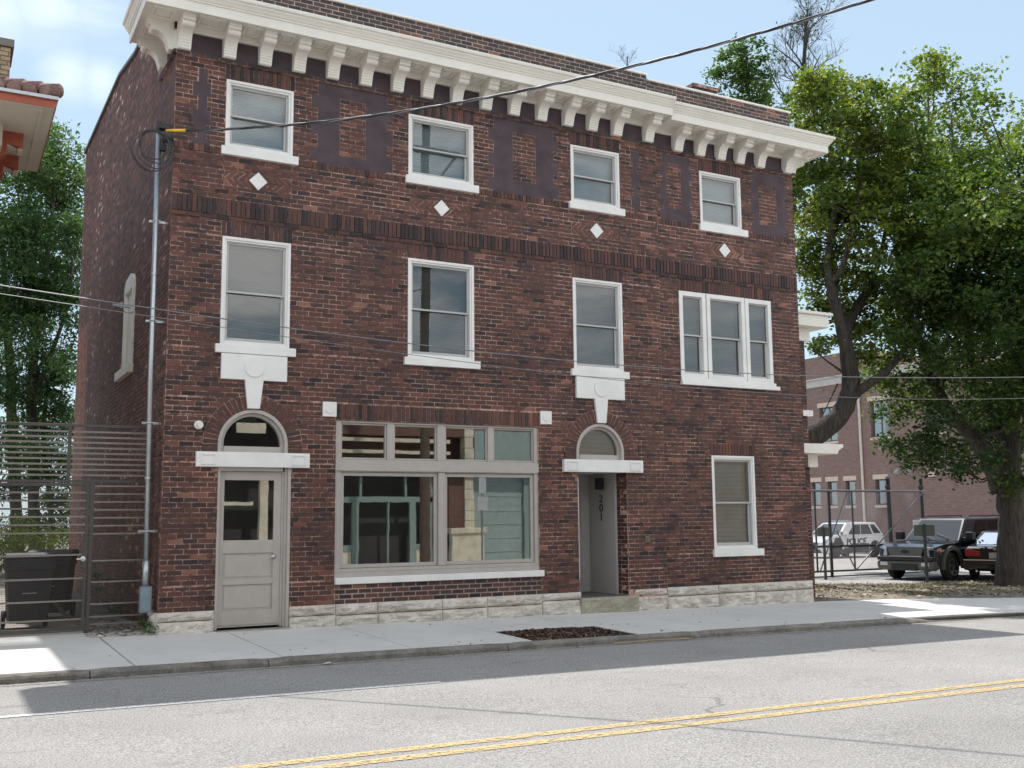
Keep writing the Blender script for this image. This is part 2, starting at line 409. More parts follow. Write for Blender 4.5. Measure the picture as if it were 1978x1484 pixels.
# dirt verge and parking lot to the right
z_lot = lambda x, y: z_walk(x, 0) - .0
sheet('dirt_verge', lin(12.05, 70, 60), [0.0, 1.2, 2.5, 4, 5.6], lambda x, y: z_walk(x, 0) + (.02*math.sin(x*1.7+y) if 0 < y < 5.5 else 0) + .004, dirt_m, kind='structure')
sheet('parking_lot', lin(12.05, 42, 30), [5.6, 12, 20, 30, 45], z_lot, lot_m, kind='structure')
sheet('far_sidewalk', lin(-60, 90, 60), [-16.2, -12.1], lambda x, y: z_road(x, -12) + .14, walk_m, kind='structure')
sheet('yard_ground', lin(-30, -.86, 10) , [.62, 12, 45], lambda x, y: -.02, dirt_m, kind='structure', dz=-.03)

# ================================================================== MAIN BUILDING (street front is the plane y = 0)
bld = thing('brick_building', 'three-storey maroon brick building with a white bracketed cornice and a wide shop window', 'building')
YR = .06; XS = 8.60; W = 12.02
WA = [(.735,1.755),(3.66,4.83),(6.74,7.77)]
H_left = []
for (a, b) in WA:
    H_left.append((a, b, 6.90, 8.01)); H_left.append((a, b, 3.94, 5.615))
H_left += [(2.50,6.02,.58,2.98),(.76,1.815,-.3,2.30),(6.78,7.78,-.3,2.30),(.74,1.76,2.30,3.09),(6.75,7.73,2.30,3.09)]
H_right = [(9.65,10.655,6.90,8.0),(9.08,11.31,3.94,5.62),(9.72,10.74,.82,2.59)]
sold = []      # soldier course rectangles, also cut-outs of the running bond
def S_(x0, x1, z0, z1, bias=0): sold.append((x0, x1, z0, z1, bias))
for (a, b) in WA: S_(a-.02, b+.02, 8.01, 8.245, -.05); S_(a-.02, b+.02, 5.615, 5.84)
S_(2.49, 6.05, 2.985, 3.225, -.02)
soldR = [(9.63,10.68,8.0,8.245,-.05),(9.06,11.33,5.62,5.84,-.02),(9.70,10.76,2.59,2.81,.12)]
band = (5.91, 6.165)
# stucco panels with toothed edges
stu, stuR = [], []
def teeth(lst, xl, xr, z0, z1, wl=.105, wr=.105, h=.2136, ph=0):
    z = z1; k = ph
    while z > z0 + .01:
        zb = max(z - h, z0)
        lst.append((xl + (wl if k % 2 == 0 else 0), xr - (wr if k % 2 == 0 else 0), zb, z)); z = zb; k += 1
teeth(stu, 2.04, 3.39, 6.94, 8.245); teeth(stu, 5.11, 6.49, 6.94, 8.245)
teeth(stu, .25, .51, 6.94, 8.10, .08, .05); teeth(stu, 8.03, 8.22, 6.94, 8.10, .05, .05, ph=1)
teeth(stuR, 8.72, 9.46, 6.94, 8.20, .06, .05); teeth(stuR, 10.92, 11.86, 6.94, 8.20, .06, .05)
isl = [(2.50,2.93,7.11,8.03),(5.585,6.03,7.18,8.03)]; islR = [(8.88,9.21,7.17,8.03),(11.12,11.57,7.14,7.95)]
herr = [(.735,1.745,6.38,6.61,1.235),(3.70,4.78,6.38,6.61,4.24),(6.74,7.76,6.38,6.61,7.25)]; herrR = [(9.72,10.68,6.38,6.61,10.2)]
def front(name, u0, u1, y0, holes, sd, st, isle, her, discs, base):
    fn = FR(y0); mb = MB()
    h5 = [s[:4] for s in sd] + [(u0, u1, 5.84, 6.165), (u0, u1, 6.83, 6.94)] + [s for s in st] + [h[:4] for h in her]
    if base: h5 += [(2.50, 6.05, .24, .58)]
    hh = [h[:4] for h in holes] + h5
    courses(mb, fn, u0, u1, .24, 8.245, hh, 0, 0, discs=discs)
    if base: courses(mb, fn, 2.50, 6.045, .24, .53, [], 0, -.06, joint=.013)
    for s in sd: soldiers(mb, fn, *s[:4], holes=[], mi=0, bias=s[4])
    soldiers(mb, fn, u0, u1, *band, bias=-.12, proud=.014)
    # thin projecting rowlock strips above and below the soldier band, stretcher laid
    courses(mb, FR(y0-.022), u0, u1, 5.84, 5.91, [], 0, -.12)
    cutw = [h[:4] for h in holes]
    mbs = [(a, b) for a, b in subtract(u0, u1, [(h[0]-.05, h[1]+.05) for h in holes if h[2] < 6.9 < h[3] + .01])]
    for a, b in mbs: soldiers(mb, fn, a, b, 6.83, 6.94, bias=.02, w=.071, proud=.010)
    for s in isle: courses(mb, fn, s[0], s[1], s[2], s[3], [], 0, .10)
    backing(mb, fn, u0, u1, -.3, 8.7, [h[:4] for h in holes], 1, d=.0045)
    for s in st: 
        inner = [i for i in isle if i[0] < s[1] and i[1] > s[0]]
        vs_ = sorted({s[2], s[3]} | {q for i in inner for q in (i[2], i[3]) if s[2] < q < s[3]})
        for k in range(len(vs_)-1):
            m = (vs_[k]+vs_[k+1])/2
            for a, b in subtract(s[0], s[1], [(i[0], i[1]) for i in inner if i[2] < m < i[3]]):
                mb.add([fn(a,vs_[k],.0025), fn(b,vs_[k],.0025), fn(b,vs_[k+1],.0025), fn(a,vs_[k+1],.0025)], [(0,1,2,3)], 2)
    # herringbone boxes
    def clip(poly, x0, x1, z0, z1):
        for ax, lim, sg in ((0, x0, 1), (0, x1, -1), (1, z0, 1), (1, z1, -1)):
            out = []
            for i in range(len(poly)):
                p, q = poly[i-1], poly[i]; ip, iq = (p[ax]-lim)*sg >= 0, (q[ax]-lim)*sg >= 0
                if ip != iq:
                    t = (lim-p[ax])/(q[ax]-p[ax]); out.append((p[0]+(q[0]-p[0])*t, p[1]+(q[1]-p[1])*t))
                if iq: out.append(q)
            poly = out
            if len(poly) < 3: return []
        return poly
    for (a, b, z0, z1, cx) in her:
        zc = (z0+z1)/2; hh_ = (z1-z0)/2; w = .098; g = .024
        for side in (-1, 1):
            k = -2
            while k < 8:
                x = cx + side * (k * w)
                for up in (1, -1):
                    # chevrons point away from the centre
                    pts = [(x + side*g/2, zc + up*.004), (x + side*(w-g/2), zc + up*.004), (x + side*(w-g/2) - side*hh_, zc+up*hh_), (x + side*g/2 - side*hh_, zc+up*hh_)]
                    lo, hi = (a, cx - .002) if side < 0 else (cx + .002, b)
                    p = clip(pts, lo + .006, hi - .006, z0 + .008, z1 - .008)
                    if len(p) >= 3: mb.prism(p, fn, -.003, .012, 0, random.uniform(.6, .95))
                k += 1
    return mb
arches = [(1.25, 2.57, .51, .715), (7.24, 2.59, .49, .715)]
discsL = [(a[0], a[1], a[3] - .03) for a in arches]
mbL = front('wall', 0, XS, 0.0, H_left, [s for s in sold], stu, isl, herr, discsL, True)
# remove bond behind the stilted legs is not needed: the ring below covers it
for (cx, cz, ri, ro) in arches:
    n = 27
    for k in range(n):
        a0 = math.pi * k / n + .013; a1 = math.pi * (k+1) / n - .013
        p = [(cx+ri*math.cos(a0), cz+ri*math.sin(a0)), (cx+ro*math.cos(a0), cz+ro*math.sin(a0)), (cx+ro*math.cos(a1), cz+ro*math.sin(a1)), (cx+ri*math.cos(a1), cz+ri*math.sin(a1))]
        mbL.prism(p, FR(0), -.016 + random.uniform(-.002,.002), .012, 0, random.uniform(.3, .75))
    n2 = 40; outer = [(cx+(ro+.010)*math.cos(math.pi*k/n2), cz+(ro+.010)*math.sin(math.pi*k/n2)) for k in range(n2+1)]
    inner = [(cx+ri*math.cos(math.pi*k/n2), cz+ri*math.sin(math.pi*k/n2)) for k in range(n2+1)]
    for k in range(n2):
        mbL.add([(*q[:1], -.008, q[1]) for q in (inner[k], outer[k], outer[k+1], inner[k+1])], [(0,1,2,3)], 1)
        mbL.add([(outer[k][0],-.008,outer[k][1]),(outer[k+1][0],-.008,outer[k+1][1]),(outer[k+1][0],.012,outer[k+1][1]),(outer[k][0],.012,outer[k][1])],[(0,1,2,3)],1)
        mbL.add([(inner[k][0],-.012,inner[k][1]),(inner[k+1][0],-.012,inner[k+1][1]),(inner[k+1][0],.2,inner[k+1][1]),(inner[k][0],.2,inner[k][1])],[(0,1,2,3)],1)
    for sx in (-1, 1):                       # short straight legs between lintel and springing
        x0, x1 = sorted((cx + sx*ri, cx + sx*ro)); z0, z1 = 2.455, cz
        mbL.box(x0, x1, -.008, .011, z0, z1, 1)
        k = 0; z = z0
        while z < z1 - .02:
            zt = min(z + .068, z1); mbL.box(x0, x1, -.016, .0, z + .005, zt - .004, 0, random.uniform(.3,.7)); z = zt
wall = mbL.build('wall', [brick, mortar, stucco], bld)
mbR = front('wall', XS, W, YR, H_right, soldR, stuR, islR, herrR, [], False)
mbR.build('wall', [brick, mortar, stucco], bld)
# pale pointing under the shop window: mortar sheet just behind the new brick faces
MB().box(2.505, 6.04, .0035, .0062, .245, .525).build('pointing', mortar_pale, wall)

# left side wall (x = 0, faces -x)
LEN = 11.5
TOP = lambda y: 9.70 + (.12*y/3.8 if y < 3.8 else .12 + .36*(y-3.8)/2 if y < 5.8 else .48 + .04*(y-5.8))
mb = MB(); fs = SD(0)
sw = (3.0, 4.0, 4.08, 5.52)
courses(mb, fs, .005, LEN, -.10, 10.6, [(sw[0], sw[1], sw[2], sw[3]), (9.5, LEN, -.2, 5.9)], 0, 0, top=lambda u: TOP(u), wob=.01)
courses(mb, fs, 9.5, LEN, -.10, 5.9, [], 2, 0)
backing(mb, fs, 0.0065, LEN, -.3, 9.70, [(sw[0], sw[1], sw[2], sw[3])], 1)
ys = lin(0, LEN, 30)
for i in range(30):
    a, b = ys[i], ys[i+1]; mb.add([(.0065,a,9.70),(.0065,b,9.70),(.0065,b,TOP(b)),(.0065,a,TOP(a))],[(0,1,2,3)],1)
swm = mb.build('side_wall', [brick_side, mortar, brick_orange], bld)
mb = MB()
for i in range(30):
    a, b = ys[i], ys[i+1]
    vs = [(x, y, TOP(y)+dz) for y in (a, b) for x, dz in ((-.05, -.02), (-.05, .04), (.30, .04), (.30, -.02))]
    mb.add(vs, [(0,1,5,4),(1,2,6,5),(2,3,7,6),(3,0,4,7)])
mb.build('coping', M('dark sheet coping', (.10,.095,.09), .5), swm)
# body behind the brick skins: rear, right side, roof deck
mb = MB()
mb.quad((0.0065,LEN,-.3),(W,LEN,-.3),(W,LEN,10.1),(.0065,LEN,10.1))
mb.quad((W,.06,-.5),(W,LEN,-.5),(W,LEN,9.6),(W,.06,9.6))
mb.quad((.3,.3,9.2),(W,.3,9.2),(W,LEN,9.2),(.3,LEN,9.2))
mb.quad((.3,.3,9.2),(.3,LEN,9.2),(.3,LEN,10.1),(.3,.3,9.7))
mb.build('rear_wall', brick_par, bld)
mb = MB(); courses(mb, lambda u, v, d: (W + .012 - d, u, v), .06, 5, -.3, 9.3, [], 0, -.1)
mb.build('side_wall', [brick, mortar], bld)
# window in the side wall, boarded with a cream panel
fr = MB(); fr.box(-.035, .10, sw[0], sw[0]+.12, sw[2], sw[3]); fr.box(-.035,.10,sw[1]-.12,sw[1],sw[2],sw[3]); fr.box(-.035,.10,sw[0]+.12,sw[1]-.12,sw[3]-.12,sw[3])
fr.prism([(sw[0],sw[3]),(sw[1],sw[3]),(sw[1]-.15,sw[3]+.12),(sw[0]+.35,sw[3]+.16),(sw[0]+.1,sw[3]+.1)], SD(0), -.035, .05)
win = fr.build('window', cream, bld, bevel=.006)
MB().box(.02, .05, sw[0]+.12, sw[1]-.12, sw[2], sw[3]-.12).build('panel', cream, win)
MB().box(-.09, .06, sw[0]-.06, sw[1]+.40, sw[2]-.15, sw[2]).build('sill', cream, win, bevel=.006)

# ------------------------------------------------------------------ foundation of rock-faced limestone
def rock_block(mb, x0, x1, z0a, z0b, z1, y0, dpt=.06, nx=None):
    from mathutils import noise as mn
    nx = nx or max(6, int((x1-x0)/.022)); nz = 8; vs = []; ph = random.uniform(0, 90)
    for j in range(nz+1):
        for i in range(nx+1):
            u, v = i/nx, j/nz; x = x0+(x1-x0)*u; zb = z0a+(z0b-z0a)*u; z = zb+(z1-zb)*v
            e = min(1, min(u, 1-u)*(x1-x0)/.05)*min(1, min(v, 1-v)*(z1-z0a)/.035)
            nn = mn.fractal(Vector((x*5+ph, z*9, ph)), .8, 2.1, 5) + .6*abs(mn.noise(Vector((x*3+ph, z*14, 3))))
            bul = .012 + e*dpt*(.55 + .75*nn) + (1-e)*.012*mn.noise(Vector((x*20, z*20, ph)))
            vs.append((x, y0 - max(.002, bul), z))
    fs = [(j*(nx+1)+i, j*(nx+1)+i+1, (j+1)*(nx+1)+i+1, (j+1)*(nx+1)+i) for j in range(nz) for i in range(nx)]
    mb.add(vs, fs)
    n = nx+1
    b0 = len(mb.v)
    mb.add([(x0,y0+.05,z0a),(x1,y0+.05,z0b),(x1,y0+.05,z1),(x0,y0+.05,z1)], [])
    o = b0 - len(vs)
    top = [o + nz*n + i for i in range(n)]
    mb.f.append(tuple(top + [b0+2, b0+3])); mb.m.append(0); mb.r.append(.5)
    mb.f.append(tuple([o + j*n for j in range(nz+1)] + [b0+3, b0])); mb.m.append(0); mb.r.append(.5)
    mb.f.append(tuple([o + j*n + nx for j in range(nz+1)] + [b0+2, b0+1])); mb.m.append(0); mb.r.append(.5)
def foundation(spans, y0):
    for (a, b, step, split) in spans:
        x = a
        while x < b - .02:
            x1 = min(x + step*random.uniform(.7, 1.3), b)
            if b - x1 < .3: x1 = b
            zm = split + random.uniform(-.004,.004)
            zg0, zg1 = z_walk(x, 0)-.04, z_walk(x1, 0)-.04
            mb = MB(); rock_block(mb, x+.004, x1-.004, zm+.005, zm+.005, .243, y0); mb.build('foundation_stone', limestone, bld)
            mb = MB(); rock_block(mb, x+.004, x1-.004, zg0, zg1, zm-.005, y0-.012); mb.build('foundation_stone', limestone, bld)
            x = x1
foundation([(-.03,.75,.8,.12),(1.82,2.52,.75,.10),(2.52,6.04,.9,.08),(6.04,6.80,.8,.13)], -.005)
foundation([(7.88,8.6,.35,.12),(8.6,W+.03,1.15,.09)], YR-.03)
mb = MB(); rb = MB(); rock_block(rb, 0, .5, -.1, -.1, .243, 0)
rb.v = [(y-.005, x, z) for x, y, z in rb.v]; rb.build('foundation_stone', limestone, bld)

# ------------------------------------------------------------------ double-hung windows
def ring(mb, x0, x1, z0, z1, w, ya, yb, wb=None, mi=0):
    wb = w if wb is None else wb
    mb.box(x0, x0+w, ya, yb, z0, z1, mi); mb.box(x1-w, x1, ya, yb, z0, z1, mi)
    mb.box(x0+w, x1-w, ya, yb, z1-w, z1, mi); mb.box(x0+w, x1-w, ya, yb, z0, z0+wb, mi)
def sash_pair(x0, x1, z0, z1, y, par, bmat, sm=sash, split=.5, pane_split=True):
    s = .024; zm = z0 + (z1-z0)*split
    mb = MB(); ring(mb, x0, x1, zm-.02, z1, s, y, y+.035); mb.build('sash', sm, par, bevel=.003)
    mb = MB(); ring(mb, x0+.002, x1-.002, z0, zm+.022, s+.012, y+.038, y+.075, s+.02); mb.build('sash', sm, par, bevel=.003)
    MB().quad((x0+s,y+.018,zm),(x1-s,y+.018,zm),(x1-s,y+.018,z1-s),(x0+s,y+.018,z1-s)).build('pane', glass, par) if False else None
    for (a, b, yy) in ((zm, z1-.02, y+.018), (z0+.02, zm, y+.056)):
        m = MB(); m.quad((x0+.02,yy,a),(x1-.02,yy,a),(x1-.02,yy,b),(x0+.02,yy,b)); m.build('pane', glass, par)
    m = MB(); m.quad((x0,y+.13,z0),(x1,y+.13,z0),(x1,y+.13,z1),(x0,y+.13,z1)); m.build('blind', bmat, par)
def window(x0, x1, z0, z1, sill, y0, bmat, label=None, split=.5, fm=None, fw=.070, zsill=None):
    fm = fm or white
    mb = MB(); ring(mb, x0, x1, z0, z1, fw*.6, y0-.006, y0+.14, fw*.5); ring(mb, x0+fw*.6, x1-fw*.6, z0+fw*.5, z1-fw*.6, fw*.4, y0+.012, y0+.14)
    w = mb.build('window', fm, bld, bevel=.005)
    if label: w['label'] = label
    i = fw
    mb = MB(); ring(mb, x0+i-.004, x1-i+.004, z0+i*.9-.004, z1-i+.004, .014, y0+.045, y0+.13); mb.build('frame', sash, w, bevel=.002)
    sash_pair(x0+i+.01, x1-i-.01, z0+i*.9+.01, z1-i-.01, y0+.052, w, bmat, split=split)
    mb = MB(); mb.box(sill[0], sill[1], y0-.055, y0+.10, sill[2], z0-.001); mb.build('sill', white, w, bevel=.006)
    return w
for (a, b), lb in zip(WA, ('top-floor window nearest the left corner', 'top-floor window with its lower sash partly open', None)):
    window(a, b, 6.965, 8.008, (a-.06, b+.08, 6.835), 0, blind_pale, lb)
for (a, b) in WA: window(a, b, 4.01, 5.612, (a-.07, b+.09, 3.885), 0, blind_grey)
window(9.65, 10.655, 6.955, 7.998, (9.60, 10.77, 6.82), YR, blind_pale)
window(9.72, 10.74, .875, 2.588, (9.68, 10.86, .745), YR, blind_mid, 'ground-floor sash window with white frame', fm=white)
# triple window
mb = MB(); x0, x1, z0, z1 = 9.08, 11.31, 4.0, 5.618; y0 = YR
cuts = [(9.08, 9.70), (9.72, 10.64), (10.66, 11.31)]
for (a, b) in cuts: ring(mb, a, b, z0, z1, .085, y0-.008 if a != 9.72 else y0-.014, y0+.14)
tw = mb.build('window', white, bld, bevel=.005); tw['label'] = 'triple window in one white frame'
for (a, b) in cuts: sash_pair(a+.085, b-.085, z0+.085, z1-.085, y0+.03, tw, blind_grey)
mb = MB(); mb.box(9.06, 11.41, y0-.07, y0+.1, 3.865, 3.935); mb.box(9.07, 11.34, y0-.04, y0+.1, 3.9365, 3.999); mb.build('sill', white, tw, bevel=.005)

# ------------------------------------------------------------------ cast ornaments
def disc(mb, cx, cz, r, y0, th, n=28):
    mb.prism([(cx+r*math.cos(2*math.pi*k/n), cz+r*math.sin(2*math.pi*k/n)) for k in range(n)], FR(y0), -th, 0)
for (x0, x1, cx) in ((.755,1.72,1.235),(6.76,7.755,7.26)):
    mb = MB(); mb.box(x0, x1, -.045, .02, 3.505, 3.88)
    mb.prism([(cx-.135,3.505),(cx+.135,3.505),(cx+.09,3.09),(cx-.09,3.09)], FR(0), -.052, .02)
    ks = mb.build('keystone', white, bld, bevel=.006)
    mb = MB(); disc(mb, cx, 3.69, .142, -.046, .016); mb.build('roundel', white, ks, bevel=.004)
for (x0, x1) in ((.437,2.075),(6.473,8.088)):
    mb = MB(); mb.box(x0, x1, -.075, .05, 2.243, 2.455); li = mb.build('lintel', white, bld, bevel=.006)
    for (a, b) in ((x0+.06, x0+.27), (x1-.27, x1-.06)):
        mb = MB(); ring(mb, a, b, 2.275, 2.425, .016, -.091, -.074); mb.box(a+.012, b-.012, -.079, -.074, 2.297, 2.403); mb.build('lintel_panel', white, li)
for (x0, x1, z0, z1) in ((2.28,2.495,3.02,3.243),(6.05,6.265,3.035,3.255)):
    mb = MB(); mb.box(x0, x1, -.03, .02, z0, z1); disc(mb, (x0+x1)/2-.005, (z0+z1)/2, .062, -.03, .012); mb.build('corner_block', white, bld, bevel=.004)
for cx, y0 in ((1.235,0),(4.24,0),(7.25,0),(10.2,YR)):
    r = .138; mb = MB(); mb.prism([(cx-r,6.5),(cx,6.5-r),(cx+r,6.5),(cx,6.5+r)], FR(y0), -.022, .02); mb.build('diamond_tile', white, bld, bevel=.004)
# string course under the frieze
mb = MB(); courses(mb, FR(-.05), -.05, XS, 8.245, 8.305, [], 0, -.15, ch=.06); mb.box(-.045, XS, -.042, .02, 8.247, 8.303, 1)
courses(mb, FR(-.05+YR), XS, W+.05, 8.245, 8.305, [], 0, -.15, ch=.06); mb.box(XS, W+.045, YR-.042, YR+.02, 8.247, 8.303, 1)
courses(mb, SD(-.05), -.04, 1.15, 8.245, 8.305, [], 0, -.5, ch=.06); mb.box(-.045, .01, -.04, 1.15, 8.247, 8.303, 1)
mb.build('string_course', [brick_par, mortar], bld)
# frieze: dark stucco board behind the brackets
mb = MB(); mb.box(-.004, XS, -.004, .01, 8.306, 8.70); mb.box(XS, W+.004, YR-.004, YR+.01, 8.306, 8.68); mb.box(-.006, .006, .0, 1.15, 8.306, 8.70)
fz = mb.build('frieze', stucco, bld)
mb = MB(); mb.box(-.05, XS, -.05, .0, 8.60, 8.715); mb.box(XS, W+.03, YR-.05, YR, 8.56, 8.67); mb.box(-.05,-.006,-.05,1.0,8.60,8.715); mb.box(-.035, .012, -.035, .012, 8.307, 8.71); mb.build('bed_mould', cream, fz, bevel=.006)
# cornice swept along left return, front, right return
prof = [(.02,8.712),(.50,8.712),(.50,8.690),(.525,8.690),(.525,8.835),(.545,8.840),(.545,8.862),(.560,8.868),(.575,8.895),(.600,8.925),(.600,8.945),(.628,8.955),(.635,8.985),(.635,9.010),(.0,9.13)]
def sweep(mb, path, prof, dz=0, dd=0):
    n = len(prof); vs = []
    for (px, py, dx, dy) in path:
        for d, z in prof: vs.append((px + dx*d, py + dy*d, z + dz))
    fs = [(i*n+j, i*n+(j+1)%n, (i+1)*n+(j+1)%n, (i+1)*n+j) for i in range(len(path)-1) for j in range(n)]
    fs += [tuple(range(n)), tuple(range(len(path)*n-1, (len(path)-1)*n-1, -1))]
    mb.add(vs, fs)
mb = MB(); sweep(mb, [(0,.95,-1,0),(0,0,-1,-1),(8.62,0,0,-1)], prof)
cor = mb.build('cornice', cream, bld, bevel=.004)
mb = MB(); sweep(mb, [(8.621,YR-.01,0,-1),(W-.04,YR-.01,1,-1),(W-.04,1.2,1,0)], prof, -.055)
cor2 = mb.build('cornice', cream, bld, bevel=.004)
# soffit panels and brackets
bx = [.0,.655,1.19,1.715,2.255,2.80,3.34,3.865,4.395,4.94,5.48,6.02,6.56,7.065,7.595,8.29]
bxr = [9.0,9.53,10.03,10.50,11.02,11.74]
def bracket_prof():
    pts = [(.03,8.30),(.10,8.30)]
    for k in range(4):                         # reeded lower leg
        z = 8.30 + k*.038; o = .10 + k*.012
        pts += [(o, z+.004),(o+.012, z+.012),(o+.012, z+.034)]
    pts += [(.155,8.46),(.185,8.50),(.235,8.535),(.285,8.55),(.30,8.548),(.325,8.545),(.352,8.555),(.372,8.58),(.372,8.605),(.36,8.62),(.40,8.625),(.40,8.66),(.43,8.665),(.43,8.71),(.0,8.71),(.0,8.30)]
    return pts
BP = bracket_prof()
def bracket(x, y0, dz, par, w=.185, side=None, xo=0):
    mb = MB()
    if side is None: mb.prism(BP, lambda d, z, t: (t, y0-d, z+dz), x, x+w)
    elif side < 0: mb.prism(BP, lambda d, z, t: (xo-d, t, z+dz), x, x+w)
    else: mb.prism(BP, lambda d, z, t: (xo+d, t, z+dz), x, x+w)
    return mb.build('bracket', cream, par)
for x in bx: bracket(x, 0, 0, cor)
for x in bxr: bracket(x, YR-.01, -.045, cor2)
bracket(.0, 0, 0, cor, side=-1); bracket(.70, 0, 0, cor, side=-1)
bracket(.05, 0, -.045, cor2, side=1, xo=W-.03); bracket(.85, 0, -.045, cor2, side=1, xo=W-.03)
mb = MB()
def soffit_panel(par_, x0, x1, y0, y1, z):
    mb = MB()
    f = .028
    for a in ((x0,x1,y0,y0+f),(x0,x1,y1-f,y1),(x0,x0+f,y0+f,y1-f),(x1-f,x1,y0+f,y1-f)): mb.box(*a, z-.020, z)
    mb.box(x0+.055, x1-.055, y0+.055, y1-.055, z-.012, z)
    mb.build('soffit_panel', cream, par_)
for i in range(len(bx)-1):
    a, b = bx[i]+.185, bx[i+1]; soffit_panel(cor, a+.06, b-.06, -.40, -.12, 8.711)
soffit_panel(cor, -.40, -.10, -.40, -.10, 8.711); soffit_panel(cor, -.40, -.12, .22, .62, 8.711)
for i in range(len(bxr)-1): a, b = bxr[i]+.185, bxr[i+1]; soffit_panel(cor2, a+.06, b-.06, -.37, -.10, 8.656)
soffit_panel(cor2, 12.08, 12.36, -.36, -.1, 8.656)
# parapet above the cornice
mb = MB(); courses(mb, FR(.02), 0, 8.45, 9.05, 9.63, [], 0, 0, joint=.013); backing(mb, FR(.02), 0, 8.45, 9.05, 9.63, [], 1, d=.0045)
courses(mb, FR(.03), 8.45, W-.03, 8.97, 9.545, [], 0, .06, joint=.013); backing(mb, FR(.03), 8.45, W-.03, 8.97, 9.545, [], 1, d=.0045)
mb.box(.02, 8.45, .04, .30, 9.0, 9.628, 1); mb.box(8.451, W-.035, .045, .30, 9.0, 9.543, 1)
par = mb.build('parapet', [brick_par, mortar_pale], bld)
mb = MB(); mb.box(-.02, 8.46, -.01, .34, 9.632, 9.668); mb.box(8.461, W-.005, .0, .34, 9.546, 9.582); mb.build('coping', white, par, bevel=.004)
mb = MB(); mb.box(10.35, 10.95, 1.0, 1.6, 9.1, 10.16); mb.box(10.31, 10.99, .96, 1.64, 10.161, 10.23)
ch = MB(); courses(ch, FR(.985), 10.35, 10.95, 9.2, 10.16, [], 0, 0); courses(ch, SD(10.335), 1.0, 1.6, 9.2, 10.16, [], 0, 0)
chm = mb.build('chimney', mortar, bld); ch.build('brickwork', brick_par, chm)

# ------------------------------------------------------------------ shop window
sx0, sx1 = 2.50, 6.02; yb = .03
mb = MB()
mb.box(sx0, sx0+.09, yb, .16, .64, 2.975); mb.box(sx1-.075, sx1, yb, .16, .64, 2.975)
mb.box(sx0+.09, sx1-.075, yb, .16, 2.945, 2.975)
mb.box(sx0-.0, sx1+.0, yb-.022, yb-.001, 2.215, 2.375); mb.box(sx0+.09, sx1-.075, yb, .16, 2.20, 2.39)
mb.box(4.20, 4.31, yb-.012, .16, .757, 2.199); mb.box(4.185, 4.325, yb, .16, 2.391, 2.944)
mb.box(3.335, 3.45, yb, .16, 2.391, 2.944); mb.box(5.085, 5.19, yb, .16, 2.391, 2.944)
mb.box(sx0, sx1, yb-.01, .16, .632, .70); mb.box(sx0+.09, sx1-.075, yb, .16, .701, .755)
shop = mb.build('shop_window', taupe, bld, bevel=.004)
for (a, b) in ((sx0+.095, 4.195), (4.315, sx1-.08)):
    mb = MB(); ring(mb, a, b, .76, 2.195, .055, yb+.03, yb+.08); mb.build('sash', taupe, shop, bevel=.004)
    m = MB(); m.quad((a+.03,yb+.06,.79),(b-.03,yb+.06,.79),(b-.03,yb+.06,2.16),(a+.03,yb+.06,2.16)); m.build('pane', glass_shop, shop)
for (a, b) in ((sx0+.092, 3.333), (3.452, 4.183), (4.327, 5.083), (5.192, sx1-.077)):
    mb = MB(); ring(mb, a, b, 2.393, 2.942, .025, yb+.03, yb+.08); mb.build('sash', taupe, shop, bevel=.003)
    m = MB(); m.quad((a+.01,yb+.06,2.40),(b-.01,yb+.06,2.40),(b-.01,yb+.06,2.93),(a+.01,yb+.06,2.93)); m.build('pane', glass_shop, shop)
mb = MB(); mb.box(2.50, 6.075, -.05, .14, .531, .630); mb.build('sill', white, shop, bevel=.006)
# the room behind it
mb = MB(); mb.quad((2.3,.17,-.02),(6.3,.17,-.02),(6.3,5.5,-.02),(2.3,5.5,-.02),1)
mb.quad((2.3,5.5,-.02),(6.3,5.5,-.02),(6.3,5.5,3.1),(2.3,5.5,3.1)); mb.quad((2.3,.17,-.02),(2.3,5.5,-.02),(2.3,5.5,3.1),(2.3,.17,3.1)); mb.quad((6.3,.17,-.02),(6.3,5.5,-.02),(6.3,5.5,3.1),(6.3,.17,3.1))
mb.quad((2.3,.17,3.1),(6.3,.17,3.1),(6.3,5.5,3.1),(2.3,5.5,3.1))
mb.build('shop_room', [room_wall, floor_in], bld)

# ------------------------------------------------------------------ panelled door with glazed top, transom over it
dx0, dx1 = .76, 1.815
mb = MB(); mb.box(dx0, dx0+.035, .0, .16, -.03, 2.242); mb.box(dx0+.035, dx1-.12, .0, .16, 2.19, 2.242)
mb.box(dx1-.12, dx1-.085, .045, .16, -.03, 2.19); mb.box(dx1-.085, dx1-.045, .02, .16, -.04, 2.242); mb.box(dx1-.045, dx1, -.012, .16, -.04, 2.242)
df = mb.build('door_frame', taupe, bld, bevel=.004)
a, b, y = dx0+.037, dx1-.122, .055
mb = MB(); g = (.868, 1.585, 1.205, 2.06)
mb.box(a, g[0], y, y+.045, .015, 2.188); mb.box(g[1], b, y, y+.045, .015, 2.188); mb.box(g[0], g[1], y, y+.045, g[3], 2.188); mb.box(g[0], g[1], y, y+.045, 1.02, g[2])
mb.box(g[0], g[1], y, y+.045, .58, .66); mb.box(g[0], g[1], y, y+.045, .015, .22)
for (p, q) in ((.66,1.02),(.22,.58)):
    mb.box(g[0], g[1], y+.018, y+.03, p, q); mb.prism([(g[0]+.03,p+.03),(g[1]-.03,p+.03),(g[1]-.03,q-.03),(g[0]+.03,q-.03)], FR(y), .010, .017)
door = mb.build('door', taupe_d, bld, bevel=.004)
m = MB(); m.quad((g[0],y+.02,g[2]),(g[1],y+.02,g[2]),(g[1],y+.02,g[3]),(g[0],y+.02,g[3])); m.build('pane', glass_shop, door)
